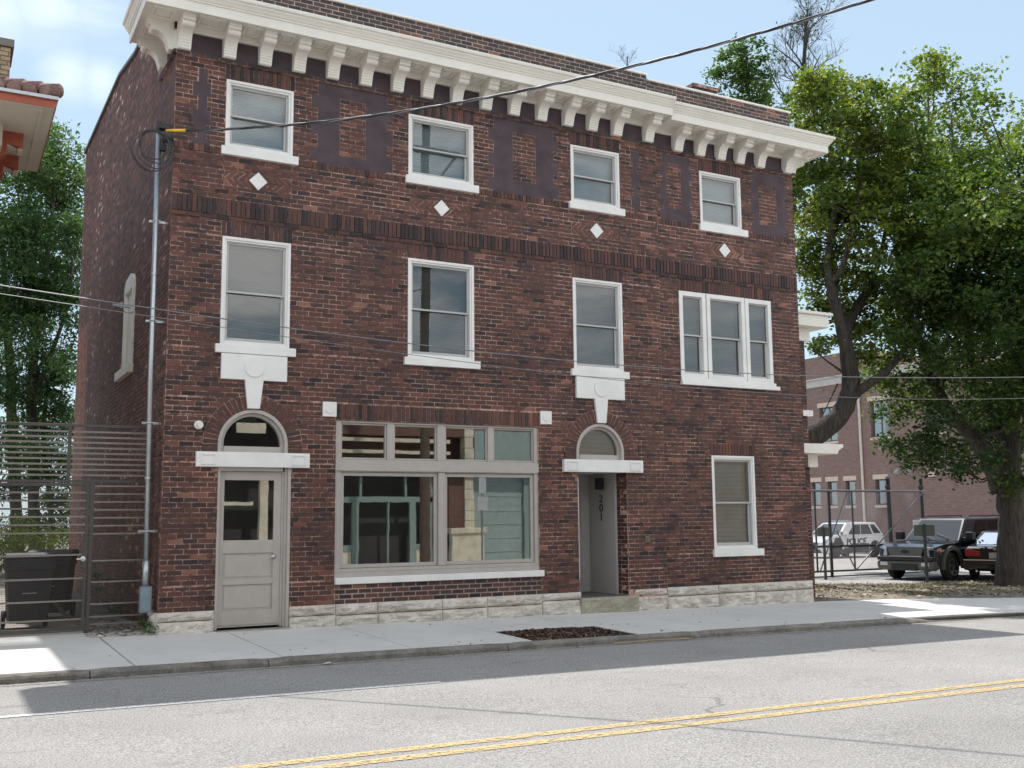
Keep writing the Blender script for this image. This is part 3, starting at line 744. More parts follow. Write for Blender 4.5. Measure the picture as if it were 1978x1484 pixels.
m = MB(); m.tube([(1.60,y-.002,.965),(1.60,y-.05,.965)], .014, 10); m.tube([(1.61,y-.05,.965),(1.53,y-.055,.962)], [.012,.009], 10)
m.tube([(1.60,y-.008,.965),(1.60,y+.002,.965)], .03, 14); m.build('handle', steel, door, smooth=True)
m = MB(); m.box(a, b, y-.012, y+.05, -.005, .013); m.build('threshold', steel, door)
# room and kit behind the door glass
mb = MB(); mb.quad((.2,2.6,-.02),(2.2,2.6,-.02),(2.2,2.6,3.3),(.2,2.6,3.3)); mb.quad((.2,.17,-.02),(.2,2.6,-.02),(.2,2.6,3.3),(.2,.17,3.3)); mb.quad((2.2,.17,-.02),(2.2,2.6,-.02),(2.2,2.6,3.3),(2.2,.17,3.3)); mb.quad((.2,.17,3.3),(2.2,.17,3.3),(2.2,2.6,3.3),(.2,2.6,3.3))
mb.build('stair_hall', room_wall, bld)
def half_ring(mb, cx, cz, r0, r1, ya, yb_, n=28, mi=0, zfloor=None):
    for k in range(n):
        t0, t1 = math.pi*k/n, math.pi*(k+1)/n
        p = [(cx+r0*math.cos(t0),cz+r0*math.sin(t0)),(cx+r1*math.cos(t0),cz+r1*math.sin(t0)),(cx+r1*math.cos(t1),cz+r1*math.sin(t1)),(cx+r0*math.cos(t1),cz+r0*math.sin(t1))]
        mb.prism(p, FR(0), ya, yb_)
def transom(cx, cz, ri, bmat):
    mb = MB(); zl = 2.456
    half_ring(mb, cx, cz, ri-.05, ri-.001, -.012, .10); half_ring(mb, cx, cz, ri-.095, ri-.052, .05, .16)
    for s in (-1, 1):
        x = sorted((cx+s*(ri-.05), cx+s*(ri-.001))); mb.box(x[0], x[1], -.012, .10, zl, cz)
        x = sorted((cx+s*(ri-.095), cx+s*(ri-.052))); mb.box(x[0], x[1], .05, .16, zl, cz)
    mb.box(cx-ri+.096, cx+ri-.096, .04, .16, zl, zl+.09)
    t = mb.build('transom', taupe, bld)
    m = MB(); n = 24; pts = [(cx+(ri-.09)*math.cos(math.pi*k/n), cz+(ri-.09)*math.sin(math.pi*k/n)) for k in range(n+1)] + [(cx-(ri-.09),zl+.05),(cx+(ri-.09),zl+.05)]
    m.add([(p[0], .10, p[1]) for p in pts], [tuple(range(len(pts)))]); m.build('pane', glass if bmat else glass_shop, t)
    if bmat: m = MB(); m.add([(p[0], .15, p[1]) for p in pts], [tuple(range(len(pts)))]); m.build('blind', bmat, t)
transom(1.25, 2.57, .51, None); transom(7.24, 2.59, .49, blind_mid)
mb = MB(); mb.box(1.0, 1.5, .8, 1.1, 2.98, 3.10); mb.build('ceiling_fitting', white, bld)
mb = MB(); mb.box(.76, 1.82, -.16, .30, -.14, -.043); mb.build('doorstep', sandstone, bld, bevel=.01)

# ------------------------------------------------------------------ recessed entry with the house number
ex0, ex1 = 6.78, 7.78
mb = MB()
def bfn(u, v, d): return (ex1 + d, u, v)            # right reveal faces -x
courses(mb, lambda u, v, d: (ex1 - .001 + d, u, v), .012, .34, .16, 2.243, [], 0, -.08); mb.quad((ex1+.006,0,.1),(ex1+.006,.36,.1),(ex1+.006,.36,2.3),(ex1+.006,0,2.3),1)
mb.build('entry_reveal', [brick, mortar], bld)
mb = MB(); XW = 7.745; YB = 1.16
mb.box(XW-.012, XW+.03, .31, .355, .15, 2.243)
mb.quad((XW,.355,.15),(XW,YB,.15),(XW,YB,2.243),(XW,.355,2.243)); mb.box(XW-.012, XW-.001, .355, YB, .151, .27)
mb.quad((6.74,.0,.15),(6.74,YB,.15),(6.74,YB,2.243),(6.74,.0,2.243)); mb.quad((6.7,0.01,2.242),(7.8,0.01,2.242),(7.8,YB,2.242),(6.7,YB,2.242))
mb.box(7.42, 7.53, YB-.03, YB-.001, .15, 2.241); mb.box(6.75, 7.42, YB-.03, YB-.001, 2.16, 2.241); mb.box(7.545, XW-.013, YB-.015, YB-.001, .15, 2.241); mb.box(6.75,7.53,YB-.04,YB-.001,.151,.24)
mb.quad((6.74,YB,.15),(7.8,YB,.15),(7.8,YB,2.243),(6.74,YB,2.243))
entry = mb.build('entry_lining', grey_in, bld)
mb = MB(); mb.box(6.78, 7.418, YB-.016, YB-.002, .245, 2.158); ed = mb.build('door', M('grey entry door', (.20,.205,.20), .4, var=.05), bld, bevel=.003); ed['label'] = 'plain grey entry door inside the recess'
m = MB(); m.tube([(7.36,YB-.015,1.10),(7.36,YB-.06,1.10)], .016, 10); m.tube([(7.36,YB-.06,1.10),(7.27,YB-.06,1.10)], .010, 10); m.tube([(7.36,YB-.015,1.26),(7.36,YB-.03,1.26)], .02, 12); m.build('handle', steel, ed, smooth=True)
mb = MB(); mb.box(6.74, 7.79, .0, YB, .06, .149); mb.build('entry_floor', M('dark entry floor', (.13,.12,.11), .6), bld)
mb = MB(); mb.box(6.78, 6.80, .02, .05, .45, 2.15); mb.build('weather_strip', white, bld)
rb = MB(); rock_block(rb, 6.76, 7.92, z_walk(6.8,0)-.03, z_walk(7.9,0)-.03, .145, -.075, .03); rb.box(6.77, 7.91, -.05, .05, -.1, .142)
rb.build('doorstep', sandstone, bld)
def text_mesh(name, body, size, mat, parent, mtx, ext=.004, bold=0, sx_=1):
    cu = bpy.data.curves.new(name + '_font', 'FONT'); cu.body = body; cu.size = size; cu.extrude = ext; cu.offset = bold
    cu.align_x = 'CENTER'; cu.align_y = 'CENTER'
    to = bpy.data.objects.new(name + '_tmp', cu); COL.objects.link(to)
    dg = bpy.context.evaluated_depsgraph_get(); me = bpy.data.meshes.new_from_object(to.evaluated_get(dg))
    bpy.data.objects.remove(to); bpy.data.curves.remove(cu)
    me.transform(mtx @ Matrix.Diagonal((sx_,1,1,1))); me.materials.clear(); me.materials.append(mat)
    o = bpy.data.objects.new(name, me); COL.objects.link(o); o.parent = parent; return o
ink = M('black house numerals', (.02,.02,.02), .5)
# on the wall facing -x: text right = -y, up = z, normal = -x
def onx(x, y, z): return Matrix(((0,0,-1,x),(-1,0,0,y),(0,1,0,z),(0,0,0,1)))
for chx, zz in (('2',1.80),('0',1.638),('1',1.478)):
    text_mesh('house_number', chx, .195, ink, bld, onx(XW-.006, .76, zz), sx_=1.3)
mb = MB(); mb.box(XW-.03, XW-.001, .70, .80, 2.00, 2.14); mb.box(XW-.16, XW-.03, .62, .72, 1.97, 2.17); mb.build('wall_light', black_pl, bld, bevel=.008)
m = MB(); m.tube([(.47,-.001,2.83),(.47,-.03,2.83)], [.065,.06], 20); m.tube([(.47,-.03,2.83),(.475,-.10,2.825)], [.035,.042], 16); m.build('wall_light', white, bld)
m = MB(); m.box(8.13, 8.235, -.025, .0, 1.03, 1.15); m.box(8.165, 8.185, -.032, -.0251, 1.05, 1.12); m.box(8.185, 8.215, -.032, -.0251, 1.05, 1.07); m.build('intercom', M('bronze intercom box', (.16,.14,.12), .4, .4), bld, bevel=.004)

# ------------------------------------------------------------------ bay on the right flank
bay = MB(); BY = 1.0
courses(bay, FR(BY), 12.03, 13.08, -.3, 5.3, [], 0, -.05); backing(bay, FR(BY), 12.03, 13.08, -.3, 5.3, [], 1)
bay.box(12.03, 13.07, BY+.02, 4.0, -.4, 5.28, 1)
by = bay.build('bay', [brick, mortar], bld)
mb = MB(); mb.box(12.03, 13.50, BY-.30, 4.4, 5.37, 5.62); mb.box(12.03, 13.58, BY-.36, 4.46, 5.621, 5.68); mb.box(12.03,13.18,BY-.06,4.1,5.10,5.369); mb.build('bay_cornice', cream, by, bevel=.01)
mb = MB(); mb.box(12.9, 13.18, BY-.06, BY+.2, 3.52, 3.64); mb.build('bay_sill', white, by, bevel=.006)
mb = MB(); mb.prism([(12.03,2.72),(13.45,2.72),(13.50,2.80),(13.62,2.86),(13.62,2.92),(12.03,2.92)], FR(0), BY-.42, 4.4); mb.box(12.95,13.22,BY-.09,BY+.1,2.46,2.719); mb.build('bay_cornice', cream, by, bevel=.006)

# ================================================================== helper: world-built parts under an Empty placed at the thing's base
def wp(o, par):
    o.matrix_parent_inverse = par.matrix_basis.inverted(); return o
_b = MB.build
def build_w(s, name, mats, parent, **k): return wp(_b(s, name, mats, parent, **k), parent)
MB.bw = build_w

# ------------------------------------------------------------------ service mast on the corner
mast = thing('service_mast', 'tall galvanised conduit up the left corner of the brick building with coiled black cable', 'conduit', (-.17, .12, .2))
mx, my = -.175, .16
mb = MB(); mb.tube([(mx+.03,my,.62),(mx,my,3.6),(mx-.005,my-.02,7.12)], .038, 14); mb.tube([(mx+.012,my,2.05),(mx+.012,my,2.10)], .046, 14); mb.tube([(mx,my,4.95),(mx,my,5.0)], .046, 14); mb.tube([(mx+.028,my,.60),(mx+.028,my,.95)], .05, 14)
mb.bw('conduit', galv, mast, smooth=True)
mb = MB(); mb.box(mx-.045, mx+.105, my-.055, my+.06, .25, .60); mb.box(mx-.03, mx+.09, my-.062, my-.0551, .27, .58); mb.bw('junction_box', grey_box, mast, bevel=.006)
for z in (1.35, 2.85, 4.3, 5.75):
    m = MB(); m.box(mx-.09, mx+.15, my+.03, my+.05, z-.016, z+.016); m.tube([(mx-.05,my-.04,z),(mx+.06,my-.04,z)], .012, 8); m.box(mx+.145, .0, my+.03, my+.05, z-.016, z+.016); m.bw('clamp', galv, mast)
m = MB(); m.tube([(mx-.01,my-.03,7.08),(mx-.01,my-.03,7.22)], [.05,.04], 12); m.box(mx-.02, mx+.14, my-.12, my+.0, 7.10, 7.18); m.tube([(mx+.03,my-.08,6.93),(mx+.18,my-.13,6.97)], .05, 10); m.box(mx-.0, mx+.09, my-.10, my-.02, 6.78, 6.88); m.bw('weatherhead', black_pl, mast, bevel=.01)
for k in range(5):
    ph = k * 1.3; rr = .20 + .022*k; pts = []
    cx_, cz_ = mx - .10 + .03*math.sin(ph), 6.78 + .02*math.cos(ph) - .02*k
    for i in range(41):
        a = 2*math.pi*i/40; pts.append((cx_ + rr*math.cos(a)*(1+.08*math.sin(3*a+ph)), my - .20 - .012*k + .03*math.sin(2*a+ph), cz_ + rr*1.08*math.sin(a)*(1+.05*math.cos(2*a+ph))))
    m = MB(); m.tube(pts, .0085, 6, caps=False); m.bw('cable_loop', cable_m, mast, smooth=True)
# ------------------------------------------------------------------ overhead cables
def para(p0, p1, sag, n=40):
    p0, p1 = Vector(p0), Vector(p1)
    return [tuple(p0.lerp(p1, i/n) - Vector((0, 0, 4*sag*(i/n)*(1-i/n)))) for i in range(n+1)]
ctl = [(.0,7.02),(.41,6.974),(.96,6.911),(1.67,6.818),(2.52,6.73),(3.48,6.67),(4.24,6.638),(5.03,6.626),(5.52,6.622),(6.45,6.65),(7.46,6.71),(8.34,6.79),(9.07,6.86),(9.66,6.925),(12,7.30),(14.5,7.85),(16.11,8.3)]
co3 = np.polyfit([c[0] for c in ctl], [c[1] for c in ctl], 3)
dv = np.array([9.85, -12.75])/16.11; pts = []
for i in range(181):
    d = .05 + (16.11-.05)*i/180; z = float(np.polyval(co3, d)); pts.append((-.15+dv[0]*d, -.05+dv[1]*d, z))
def off(pts, r, turns, ph): return [(p[0]+r*math.cos(ph+i*turns)*dv[1], p[1]-r*math.cos(ph+i*turns)*dv[0], p[2]+r*math.sin(ph+i*turns)) for i, p in enumerate(pts)]
cab = thing('overhead_cable', 'thick twisted service cable sagging from the mast up across the street', 'cable', (-.15, -.05, 7.0))
for k in range(3): m = MB(); m.tube(off(pts, .010, .55, k*2.09), .0095, 6); m.bw('strand', cable_m if k else alu_cable, cab, smooth=True)
m = MB(); m.tube([pts[0], pts[4]], [.02,.022], 8); m.bw('insulator', yellow_pl, cab, smooth=True)
d3 = lambda x, z: (x, -2.5, z)
def smooth_wire(name, lab, knots, r):
    xs = [k[0] for k in knots]; cf = np.polyfit(xs, [k[1] for k in knots], 4)
    p = [d3(x, float(np.polyval(cf, x))) for x in lin(xs[0], xs[-1], 120)]
    m = MB(); m.tube(p, r, 6); return m.build(name, alu_cable, smooth=True, label=lab, category='cable', group='thin wires along the street')
smooth_wire('overhead_wire', 'upper of the two thin wires crossing the front of the brick building', [(-9,4.55),(-5,4.28),(-2.23,4.09),(-.93,3.97),(1.02,3.85),(3.45,3.74),(6.93,3.69),(8.89,3.73),(13.9,3.95),(20,4.3)], .007)
smooth_wire('overhead_wire', 'lower of the two thin wires crossing the front of the brick building', [(-9,4.30),(-5,4.10),(-2.22,3.975),(-1.07,3.93),(.19,3.83),(1.02,3.76),(3.45,3.56),(6.5,3.42),(8.76,3.40),(13.86,3.58),(20,4.0)], .0045)
wc = thing('wire_clamp', 'small splice clamp with loose tails on the thin wires near the left corner', 'clamp', (-.98,-2.5,3.95))
m = MB(); m.tube([(-1.06,-2.5,3.96),(-.86,-2.5,3.945)], .016, 8); m.tube([(-.97,-2.5,3.93),(-.96,-2.5,4.0)], .012, 6); m.bw('splice', alu_cable, wc)
m = MB(); m.tube([(-1.0,-2.5,3.955),(-1.05,-2.48,3.88),(-1.09,-2.47,3.84)], .005, 5); m.tube([(-1.02,-2.5,3.95),(-.9,-2.48,3.88),(-.78,-2.5,3.90)], .004, 5); m.bw('loose_tail', cable_m, wc)

# ------------------------------------------------------------------ neighbour on the left: tiled hip roof over deep eaves
nb = thing('neighbour_house', 'cream eaves with red brackets and a clay tile roof cut off by the left edge', 'house', (-3.4, 2, 0))
ncream = white_paint('neighbour cream paint', (.64,.57,.47), .08); nred = M('neighbour brick red paint', (.36,.085,.045), .6, var=.12)
tile_m = stone_mat('old clay roof tile', (.10,.055,.050), (.34,.21,.18), 5, .35); tan_brick = M('tan chimney brick', (.45,.33,.19), .85, var=.15, scale=9)
ex, ey0, ey1, ez = -1.63, -.72, 2.15, 6.86
mb = MB(); mb.box(-9, -2.38, -.0, 9.0, -.3, 6.86); mb.bw('wall', M('neighbour tan wall', (.42,.36,.28), .85), nb)
mb = MB(); mb.box(-9, ex, ey0, ey1, ez, ez+.05); soff = mb.bw('soffit', ncream, nb)
mb = MB(); mb.box(-9, ex+.012, ey0-.012, ey0-.0005, ez-.012, ez+.105); mb.box(ex+.0005, ex+.012, ey0, ey1, ez-.012, ez+.105); mb.box(-9, ex+.0, ey0, ey0+.02, ez+.052, ez+.1); mb.bw('fascia', nred, nb)
mb = MB(); mb.box(-9, ex+.035, ey0-.045, ey0-.0125, ez+.092, ez+.135); mb.box(ex+.0125, ex+.03, ey0, ey1, ez+.092, ez+.13); mb.bw('gutter', galv, nb)
mb = MB(); ring(mb, -9, ex-.10, 0, 1, .05, 0, 1) if False else None
mb.box(-9, ex-.13, ey0+.13, ey0+.17, ez-.028, ez-.001); mb.box(ex-.17, ex-.13, ey0+.1701, ey1-.02, ez-.028, ez-.001); mb.bw('soffit_moulding', ncream, nb)
def eave_block(y):
    m = MB(); prof_ = [(-2.38,ez-.002),(-1.93,ez-.002),(-1.93,ez-.24),(-2.0,ez-.24),(-2.0,ez-.20),(-2.13,ez-.20),(-2.13,ez-.34),(-2.2,ez-.37),(-2.28,ez-.45),(-2.38,ez-.45)]
    m.prism(prof_, lambda u, v, t: (u, t, v), y, y+.20); b = m.bw('bracket', nred, nb)
    m = MB(); m.prism([(p[0]+.006, p[1]-.012) for p in prof_[2:6]] + [(-2.13,ez-.19),(-1.935,ez-.228)], lambda u, v, t: (u, t, v), y-.012, y+.21); m.bw('bracket_trim', ncream, b)
for y in (.48, 1.5): eave_block(y)
mb = MB(); mb.box(-2.42, -2.2, .2, 9, 6.55, 6.859); mb.bw('cornice_block', ncream, nb)
# hip roof of barrel tiles: front slope rises in +y, right slope rises in -x
mb = MB(); rz0 = ez+.13; sl_ = .36
mb.quad((-9,ey0,rz0),(ex,ey0,rz0),(ex-3.2,ey0+3.2,rz0+3.2*sl_),(-9,ey0+3.2,rz0+3.2*sl_)); mb.quad((ex,ey0,rz0),(ex,ey1,rz0),(ex-1.4,ey1,rz0+1.4*sl_),(ex-1.4,ey0+1.4,rz0+1.4*sl_))
roof = mb.bw('roof', tile_m, nb)
mb = MB(); x = ex - .12
while x > -4.4:
    run = min(ex - x, 3.0); k = 0; y = ey0 - .05
    while y < ey0 + run:
        y1 = min(y + .32, ey0 + run + .05); z0 = rz0 + (y-ey0)*sl_
        mb.tube([(x, y, z0+.045), (x, y1+.05, z0+.045+(y1+.05-y)*sl_-.014)], [.085,.070], 10); y += .32
    x -= .19
mb.bw('roof_tile', tile_m, roof, smooth=True)
mb = MB()
for k in range(12):
    t0 = k*.20 - .03; t1 = t0 + .27
    mb.tube([(ex-t0,ey0+t0,rz0+t0*sl_+.10),(ex-t1,ey0+t1,rz0+t1*sl_+.085)], [.095,.075], 12)
mb.bw('ridge_tile', tile_m, roof, smooth=True)
mb = MB(); courses(mb, FR(.9), -3.1, -2.13, 7.2, 8.25, [], 0, .1, joint=.012); courses(mb, lambda u, v, d: (-2.13-d, u, v), .9, 1.6, 7.2, 8.25, [], 0, .1, joint=.012); mb.box(-3.1,-2.14,.91,1.6,7.2,8.249,1); mb.box(-3.14,-2.09,.86,1.64,8.25,8.36,1)
mb.bw('chimney', [brick_mat('tan brick', [(0,(.28,.20,.12)),(1,(.60,.45,.28))]), M('chimney mortar', (.20,.19,.17), .9)], nb)

# ------------------------------------------------------------------ steel fence and gate between the two buildings (plane y = .6)
fy = .6
metal_sl = M('bronze slats with painted light', (.26,.24,.215), .35, .3, var=.1)  # paler than the frame steel: light caught by the slats is put into the colour
fen = thing('steel_fence', 'dark bronze horizontal-rail steel fence panel fixed against the brick building', 'fence', (-.5, fy, 0))
def rail(mb, x0, x1, z, t=.02, d=.022): mb.box(x0, x1, fy-d/2, fy+d/2, z-t/2, z+t/2)
mb = MB(); mb.box(-1.17,-1.125,fy-.02,fy+.02,2.055,2.80); mb.bw('upright', metal_dk, fen, bevel=.003)
mb = MB(); mb.box(-.845,-.80,fy-.025,fy+.025,-.05,2.03); mb.bw('post', metal_dk, fen, bevel=.003)
mb = MB(); mb.box(-.10,-.06,fy-.02,fy+.02,.1,2.83); mb.bw('post', metal_dk, fen, bevel=.003)
for nm, z, t in (('top_rail', 2.82, .04), ('middle_rail', 2.045, .035)):
    mb = MB(); rail(mb, -3.6, -.06, z, t, .035); mb.bw(nm, metal_dk, fen, bevel=.003)
for i in range(9):
    mb = MB(); rail(mb, -3.6, -.06, 2.13 + i*.0755, .026, .024); mb.bw('slat', metal_sl, fen)
for i in range(7):
    mb = MB(); rail(mb, -.80, -.06, 1.98 - i*.11, .022, .02); mb.bw('slat', metal_sl, fen)
for z in (.95,.66,.36,.19,.09):
    mb = MB(); rail(mb, -.80, -.06, z, .022, .02); mb.bw('slat', metal_sl, fen)
def mesh_panel(x0, x1, z0, z1, par, sx=.018, sz=.026, r=.0013):
    mb = MB(); y = fy + .014
    n = int((x1-x0)/sx)
    for i in range(n+1): x = x0 + i*sx; mb.box(x-r, x+r, y, y+.002, z0, z1)
    n = int((z1-z0)/sz)
    for i in range(n+1): z = z0 + i*sz; mb.box(x0, x1, y-.002, y, z-r, z+r)
    return mb.bw('wire_mesh', metal_dk, par)
mesh_panel(-.80, -.06, .10, 1.30, fen)
gate = thing('steel_gate', 'dark steel side gate backed with fine mesh, standing before the black bin', 'gate', (-1.4, fy, 0))
mb = MB()
for (a, b, c, d) in ((-.905,-.865,.03,2.02),(-2.75,-2.71,.03,2.02)): mb.box(a, b, fy-.02, fy+.02, c, d)
mb.box(-2.71,-.905,fy-.018,fy+.018,1.98,2.02); mb.box(-2.71,-.905,fy-.018,fy+.018,.03,.07)
mb.bw('gate_frame', metal_dk, gate, bevel=.003)
for z in (1.89,1.78,1.67,1.56,1.45,1.34,1.04,.72,.42,.17):
    mb = MB(); rail(mb, -2.71, -.905, z, .024, .022); mb.bw('slat', metal_sl, gate)
mesh_panel(-2.71, -.905, .07, 1.98, gate)
mb = MB(); mb.box(-.93,-.865,fy-.03,fy+.03,.86,1.10); lk = mb.bw('lock_box', metal_dk, gate, bevel=.004)
m = MB(); m.tube([(-.915,fy-.03,.985),(-.915,fy-.045,.985)], .034, 18); m.tube([(-.915,fy-.05,.985),(-1.0,fy-.055,.98)], .009, 8); m.bw('handle', M('white enamel handle', (.8,.8,.78), .35), lk, smooth=True)

# ------------------------------------------------------------------ wheeled bins
def bin_(name, label, loc, rz, open_=False):
    t = thing(name, label, 'bin', loc, rz, 'black wheeled bins behind the side gate')
    mb = MB(); h = .98
    def ringv(w, d, z, dy=0): return [(-w,-d+dy,z),(w,-d+dy,z),(w,d+dy,z),(-w,d+dy,z)]
    lv = [ringv(.235,.25,.10), ringv(.245,.26,.16), ringv(.285,.315,.78,-.01), ringv(.285,.315,.82,-.01), ringv(.305,.335,.825,-.01), ringv(.31,.34,h,-.01)]
    vs = [p for l in lv for p in l]; fs = [(i*4+j, i*4+(j+1)%4, (i+1)*4+(j+1)%4, (i+1)*4+j) for i in range(5) for j in range(4)] + [(3,2,1,0)]
    mb.add(vs, fs); mb.box(-.17,.17,-.293,-.285,.50,.53) ; mb.box(-.2,.2,-.275,-.265,.30,.62)
    mb.build('body', black_pl2, t, bevel=.012)
    m = MB(); m.box(-.09,.09,-.302,-.296,.50,.512); m.build('grip_bar', galv, t)
    mb = MB()
    if open_: mb.prism([(-.0,0),(.10,.30),(.22,.50),(.30,.56),(.29,.60),(.18,.55),(.05,.34),(-.04,.02)], lambda u, v, q: (q, .33+u*.6, h+v*.5), -.31, .31)
    else: mb.prism([(-.36,h),(-.37,h+.03),(-.2,h+.075),(.15,h+.075),(.34,h+.05),(.36,h+.0)], lambda u, v, q: (q, u, v), -.325, .325)
    mb.build('lid', black_pl2, t, bevel=.012)
    m = MB(); m.tube([(-.25,.37,.93),(.25,.37,.93)], .016, 8); m.build('handle', black_pl, t)
    for s in (-1, 1):
        m = MB(); m.tube([(s*.25,.28,.12),(s*.30,.28,.12)], .12, 18); m.build('wheel', rubber, t)
bin_('wheeled_bin', 'closed black wheeled bin directly behind the gate mesh', (-1.53, 1.42, .004), .02)
bin_('wheeled_bin', 'black wheeled bin half hidden behind the first one, nearer the wall', (-1.08, 2.95, .004), -.25)
m = MB(); m.prism([(0,0),(.7,-.03),(.72,.04),(0,.08)], lambda u, v, q: (-1.16+u*.38, 1.80+u*.75-q, .30-u*.36+v), 0, .025)
m.build('broken_board', M('split grey board', (.32,.27,.22), .9), label='weathered broken board leaning between the two black bins', category='board')

# ------------------------------------------------------------------ loose stones: one countless mass
def stones(name, lab, cat, x0, x1, y0, y1, n, s0, s1, zf, mats, skip=None):
    V, F, Rn = [], [], []
    ico = [(0,0,-1),(.72,-.52,-.45),(-.28,-.85,-.45),(-.89,0,-.45),(-.28,.85,-.45),(.72,.52,-.45),(.28,-.85,.45),(-.72,-.52,.45),(-.72,.52,.45),(.28,.85,.45),(.89,0,.45),(0,0,1)]
    fc = [(0,1,2),(1,0,5),(0,2,3),(0,3,4),(0,4,5),(1,5,10),(2,1,6),(3,2,7),(4,3,8),(5,4,9),(1,10,6),(2,6,7),(3,7,8),(4,8,9),(5,9,10),(6,10,11),(7,6,11),(8,7,11),(9,8,11),(10,9,11)]
    ico = np.array(ico); fc = np.array(fc)
    for k in range(n):
        x, y = random.uniform(x0, x1), random.uniform(y0, y1)
        if skip and skip(x, y): continue
        s = random.uniform(s0, s1)*random.choice([1,1,1,1.5]); a = random.uniform(0, 6.3)
        P = ico*np.array([s*random.uniform(.8,1.5), s, s*random.uniform(.4,.7)])*rng.uniform(.85,1.15,(12,1))
        c, sn = math.cos(a), math.sin(a); P = np.stack([P[:,0]*c-P[:,1]*sn, P[:,0]*sn+P[:,1]*c, P[:,2]], 1) + np.array([x, y, zf(x, y)+s*.25])
        F.append(fc + len(V)*12); V.append(P); Rn += [random.random()]*20
    o = np_mesh(name, np.concatenate(V), np.concatenate(F), mats, np.array(Rn)); o['kind'] = 'stuff'; o['label'] = lab; o['category'] = cat; return o
def rnd_mat(name, stops, rough=.85, bs=40):
    m, nt, b = new_mat(name); a = N(nt, 'ShaderNodeAttribute'); a.attribute_name = 'rnd'
    c = ramp(nt, a.outputs['Fac'], stops); co = coords(nt)
    c = mixc(nt, .5, c, ramp(nt, noise(nt, co, bs, 4), [(.3,.35),(.7,.65)]), 'OVERLAY'); L(nt, c, b.inputs['Base Color']); b.inputs['Roughness'].default_value = rough; return m
gravel_m = rnd_mat('river gravel', [(0,(.10,.09,.085)),(.5,(.28,.26,.24)),(.8,(.42,.39,.35)),(.95,(.50,.38,.27)),(1,(.58,.55,.52))])
MB().box(-.86, .0, -.0, 11, -.2, -.045).build('gravel_bed', M('gravel bed soil', (.14,.125,.11), .95), kind='structure')
stones('gravel', 'loose grey river gravel between the side path and the brick wall', 'gravel', -.85, -.02, -.02, 3.4, 2600, .016, .036, lambda x, y: -.045, gravel_m)
# planting cut-out filled with bark mulch
mb = MB(); mb.box(PL[0], PL[1], PL[2]-.05, PL[3], -.40, z_walk(5,-2.2)-.03); mb.build('mulch_bed', M('dark mulch soil', (.045,.028,.020), .95, bmp=.8), kind='structure')
mulch_m = rnd_mat('bark mulch', [(0,(.035,.02,.014)),(.6,(.085,.045,.030)),(.93,(.15,.09,.06)),(1,(.32,.24,.16))])
V, F, Rn = [], [], []
for k in range(5200):
    x, y = random.uniform(PL[0]+.02, PL[1]-.02), random.uniform(PL[2]+.0, PL[3]-.01); l, w_ = random.uniform(.014,.036), random.uniform(.006,.014)
    a, b = random.uniform(0, 6.3), random.uniform(-.5,.5); d = np.array([math.cos(a)*math.cos(b), math.sin(a)*math.cos(b), math.sin(b)]); s_ = np.array([-math.sin(a), math.cos(a), random.uniform(-.6,.6)])
    c0 = np.array([x, y, z_walk(x, y) - .012 - .012 + random.uniform(-.012,.012) + .012*math.sin((x-PL[0])/(PL[1]-PL[0])*3.1)]); F.append([len(V)*4+i for i in range(4)]); V.append(np.array([c0-d*l-s_*w_, c0+d*l-s_*w_, c0+d*l+s_*w_, c0-d*l+s_*w_])); Rn.append(random.random())
np_mesh('mulch', np.concatenate(V), np.array(F), mulch_m, np.array(Rn), kind='stuff', label='dark brown bark mulch filling the square planting bed in the sidewalk', category='mulch')
# fallen leaves, scraps of litter along kerb and verge
leaf_dead = rnd_mat('fallen leaves', [(0,(.10,.06,.03)),(.5,(.22,.14,.07)),(.8,(.40,.30,.12)),(1,(.60,.46,.12))])
def litter(name, lab, n, pos, s0, s1, mat, **tags):
    V, F, Rn = [], [], []
    for k in range(n):
        x, y, z = pos(); s = random.uniform(s0, s1); a = random.uniform(0, 6.3); t = random.uniform(-.5, .5); u_ = random.uniform(.2,.5)*s
        d = np.array([math.cos(a), math.sin(a), t*.35]); q = np.array([-math.sin(a), math.cos(a), .25*t]); c0 = np.array([x, y, z + .006])
        F.append([len(V)*4+i for i in range(4)]); V.append(np.array([c0-d*s, c0-q*s*.6+[0,0,u_], c0+d*s+[0,0,u_*.5], c0+q*s*.6])); Rn.append(random.random())
    return np_mesh(name, np.concatenate(V), np.array(F), mat, np.array(Rn), kind='stuff', label=lab, category='litter', **tags)
def pos_walk():
    x = random.choice([random.uniform(-3, 16), random.gauss(5, 1.6)]); y = random.choice([random.uniform(-2.85, -.05), random.gauss(-2.7, .25)]); y = max(-2.85, min(-.06, y)); return x, y, z_walk(x, y)
litter('fallen_leaves', 'sparse small brown leaves scattered over the pale sidewalk', 110, pos_walk, .012, .032, leaf_dead)
def pos_gut(): x = random.uniform(-3, 22); y = -3.03 - abs(random.gauss(0, .06)); return x, y, z_road(x, y)+.004
litter('gutter_litter', 'thin line of dry leaf scraps lying in the gutter by the kerb', 260, pos_gut, .008, .028, leaf_dead)
def pos_verge(): x = random.uniform(12.1, 42); y = random.uniform(.05, 5.4); return x, y, z_walk(x, 0)+.01+random.uniform(0,.03)
litter('verge_litter', 'carpet of dry leaves and twigs on the dirt verge right of the building', 9000, pos_verge, .02, .06, rnd_mat('verge leaves', [(0,(.08,.055,.035)),(.5,(.18,.135,.09)),(.85,(.32,.26,.18)),(1,(.55,.48,.37))]))
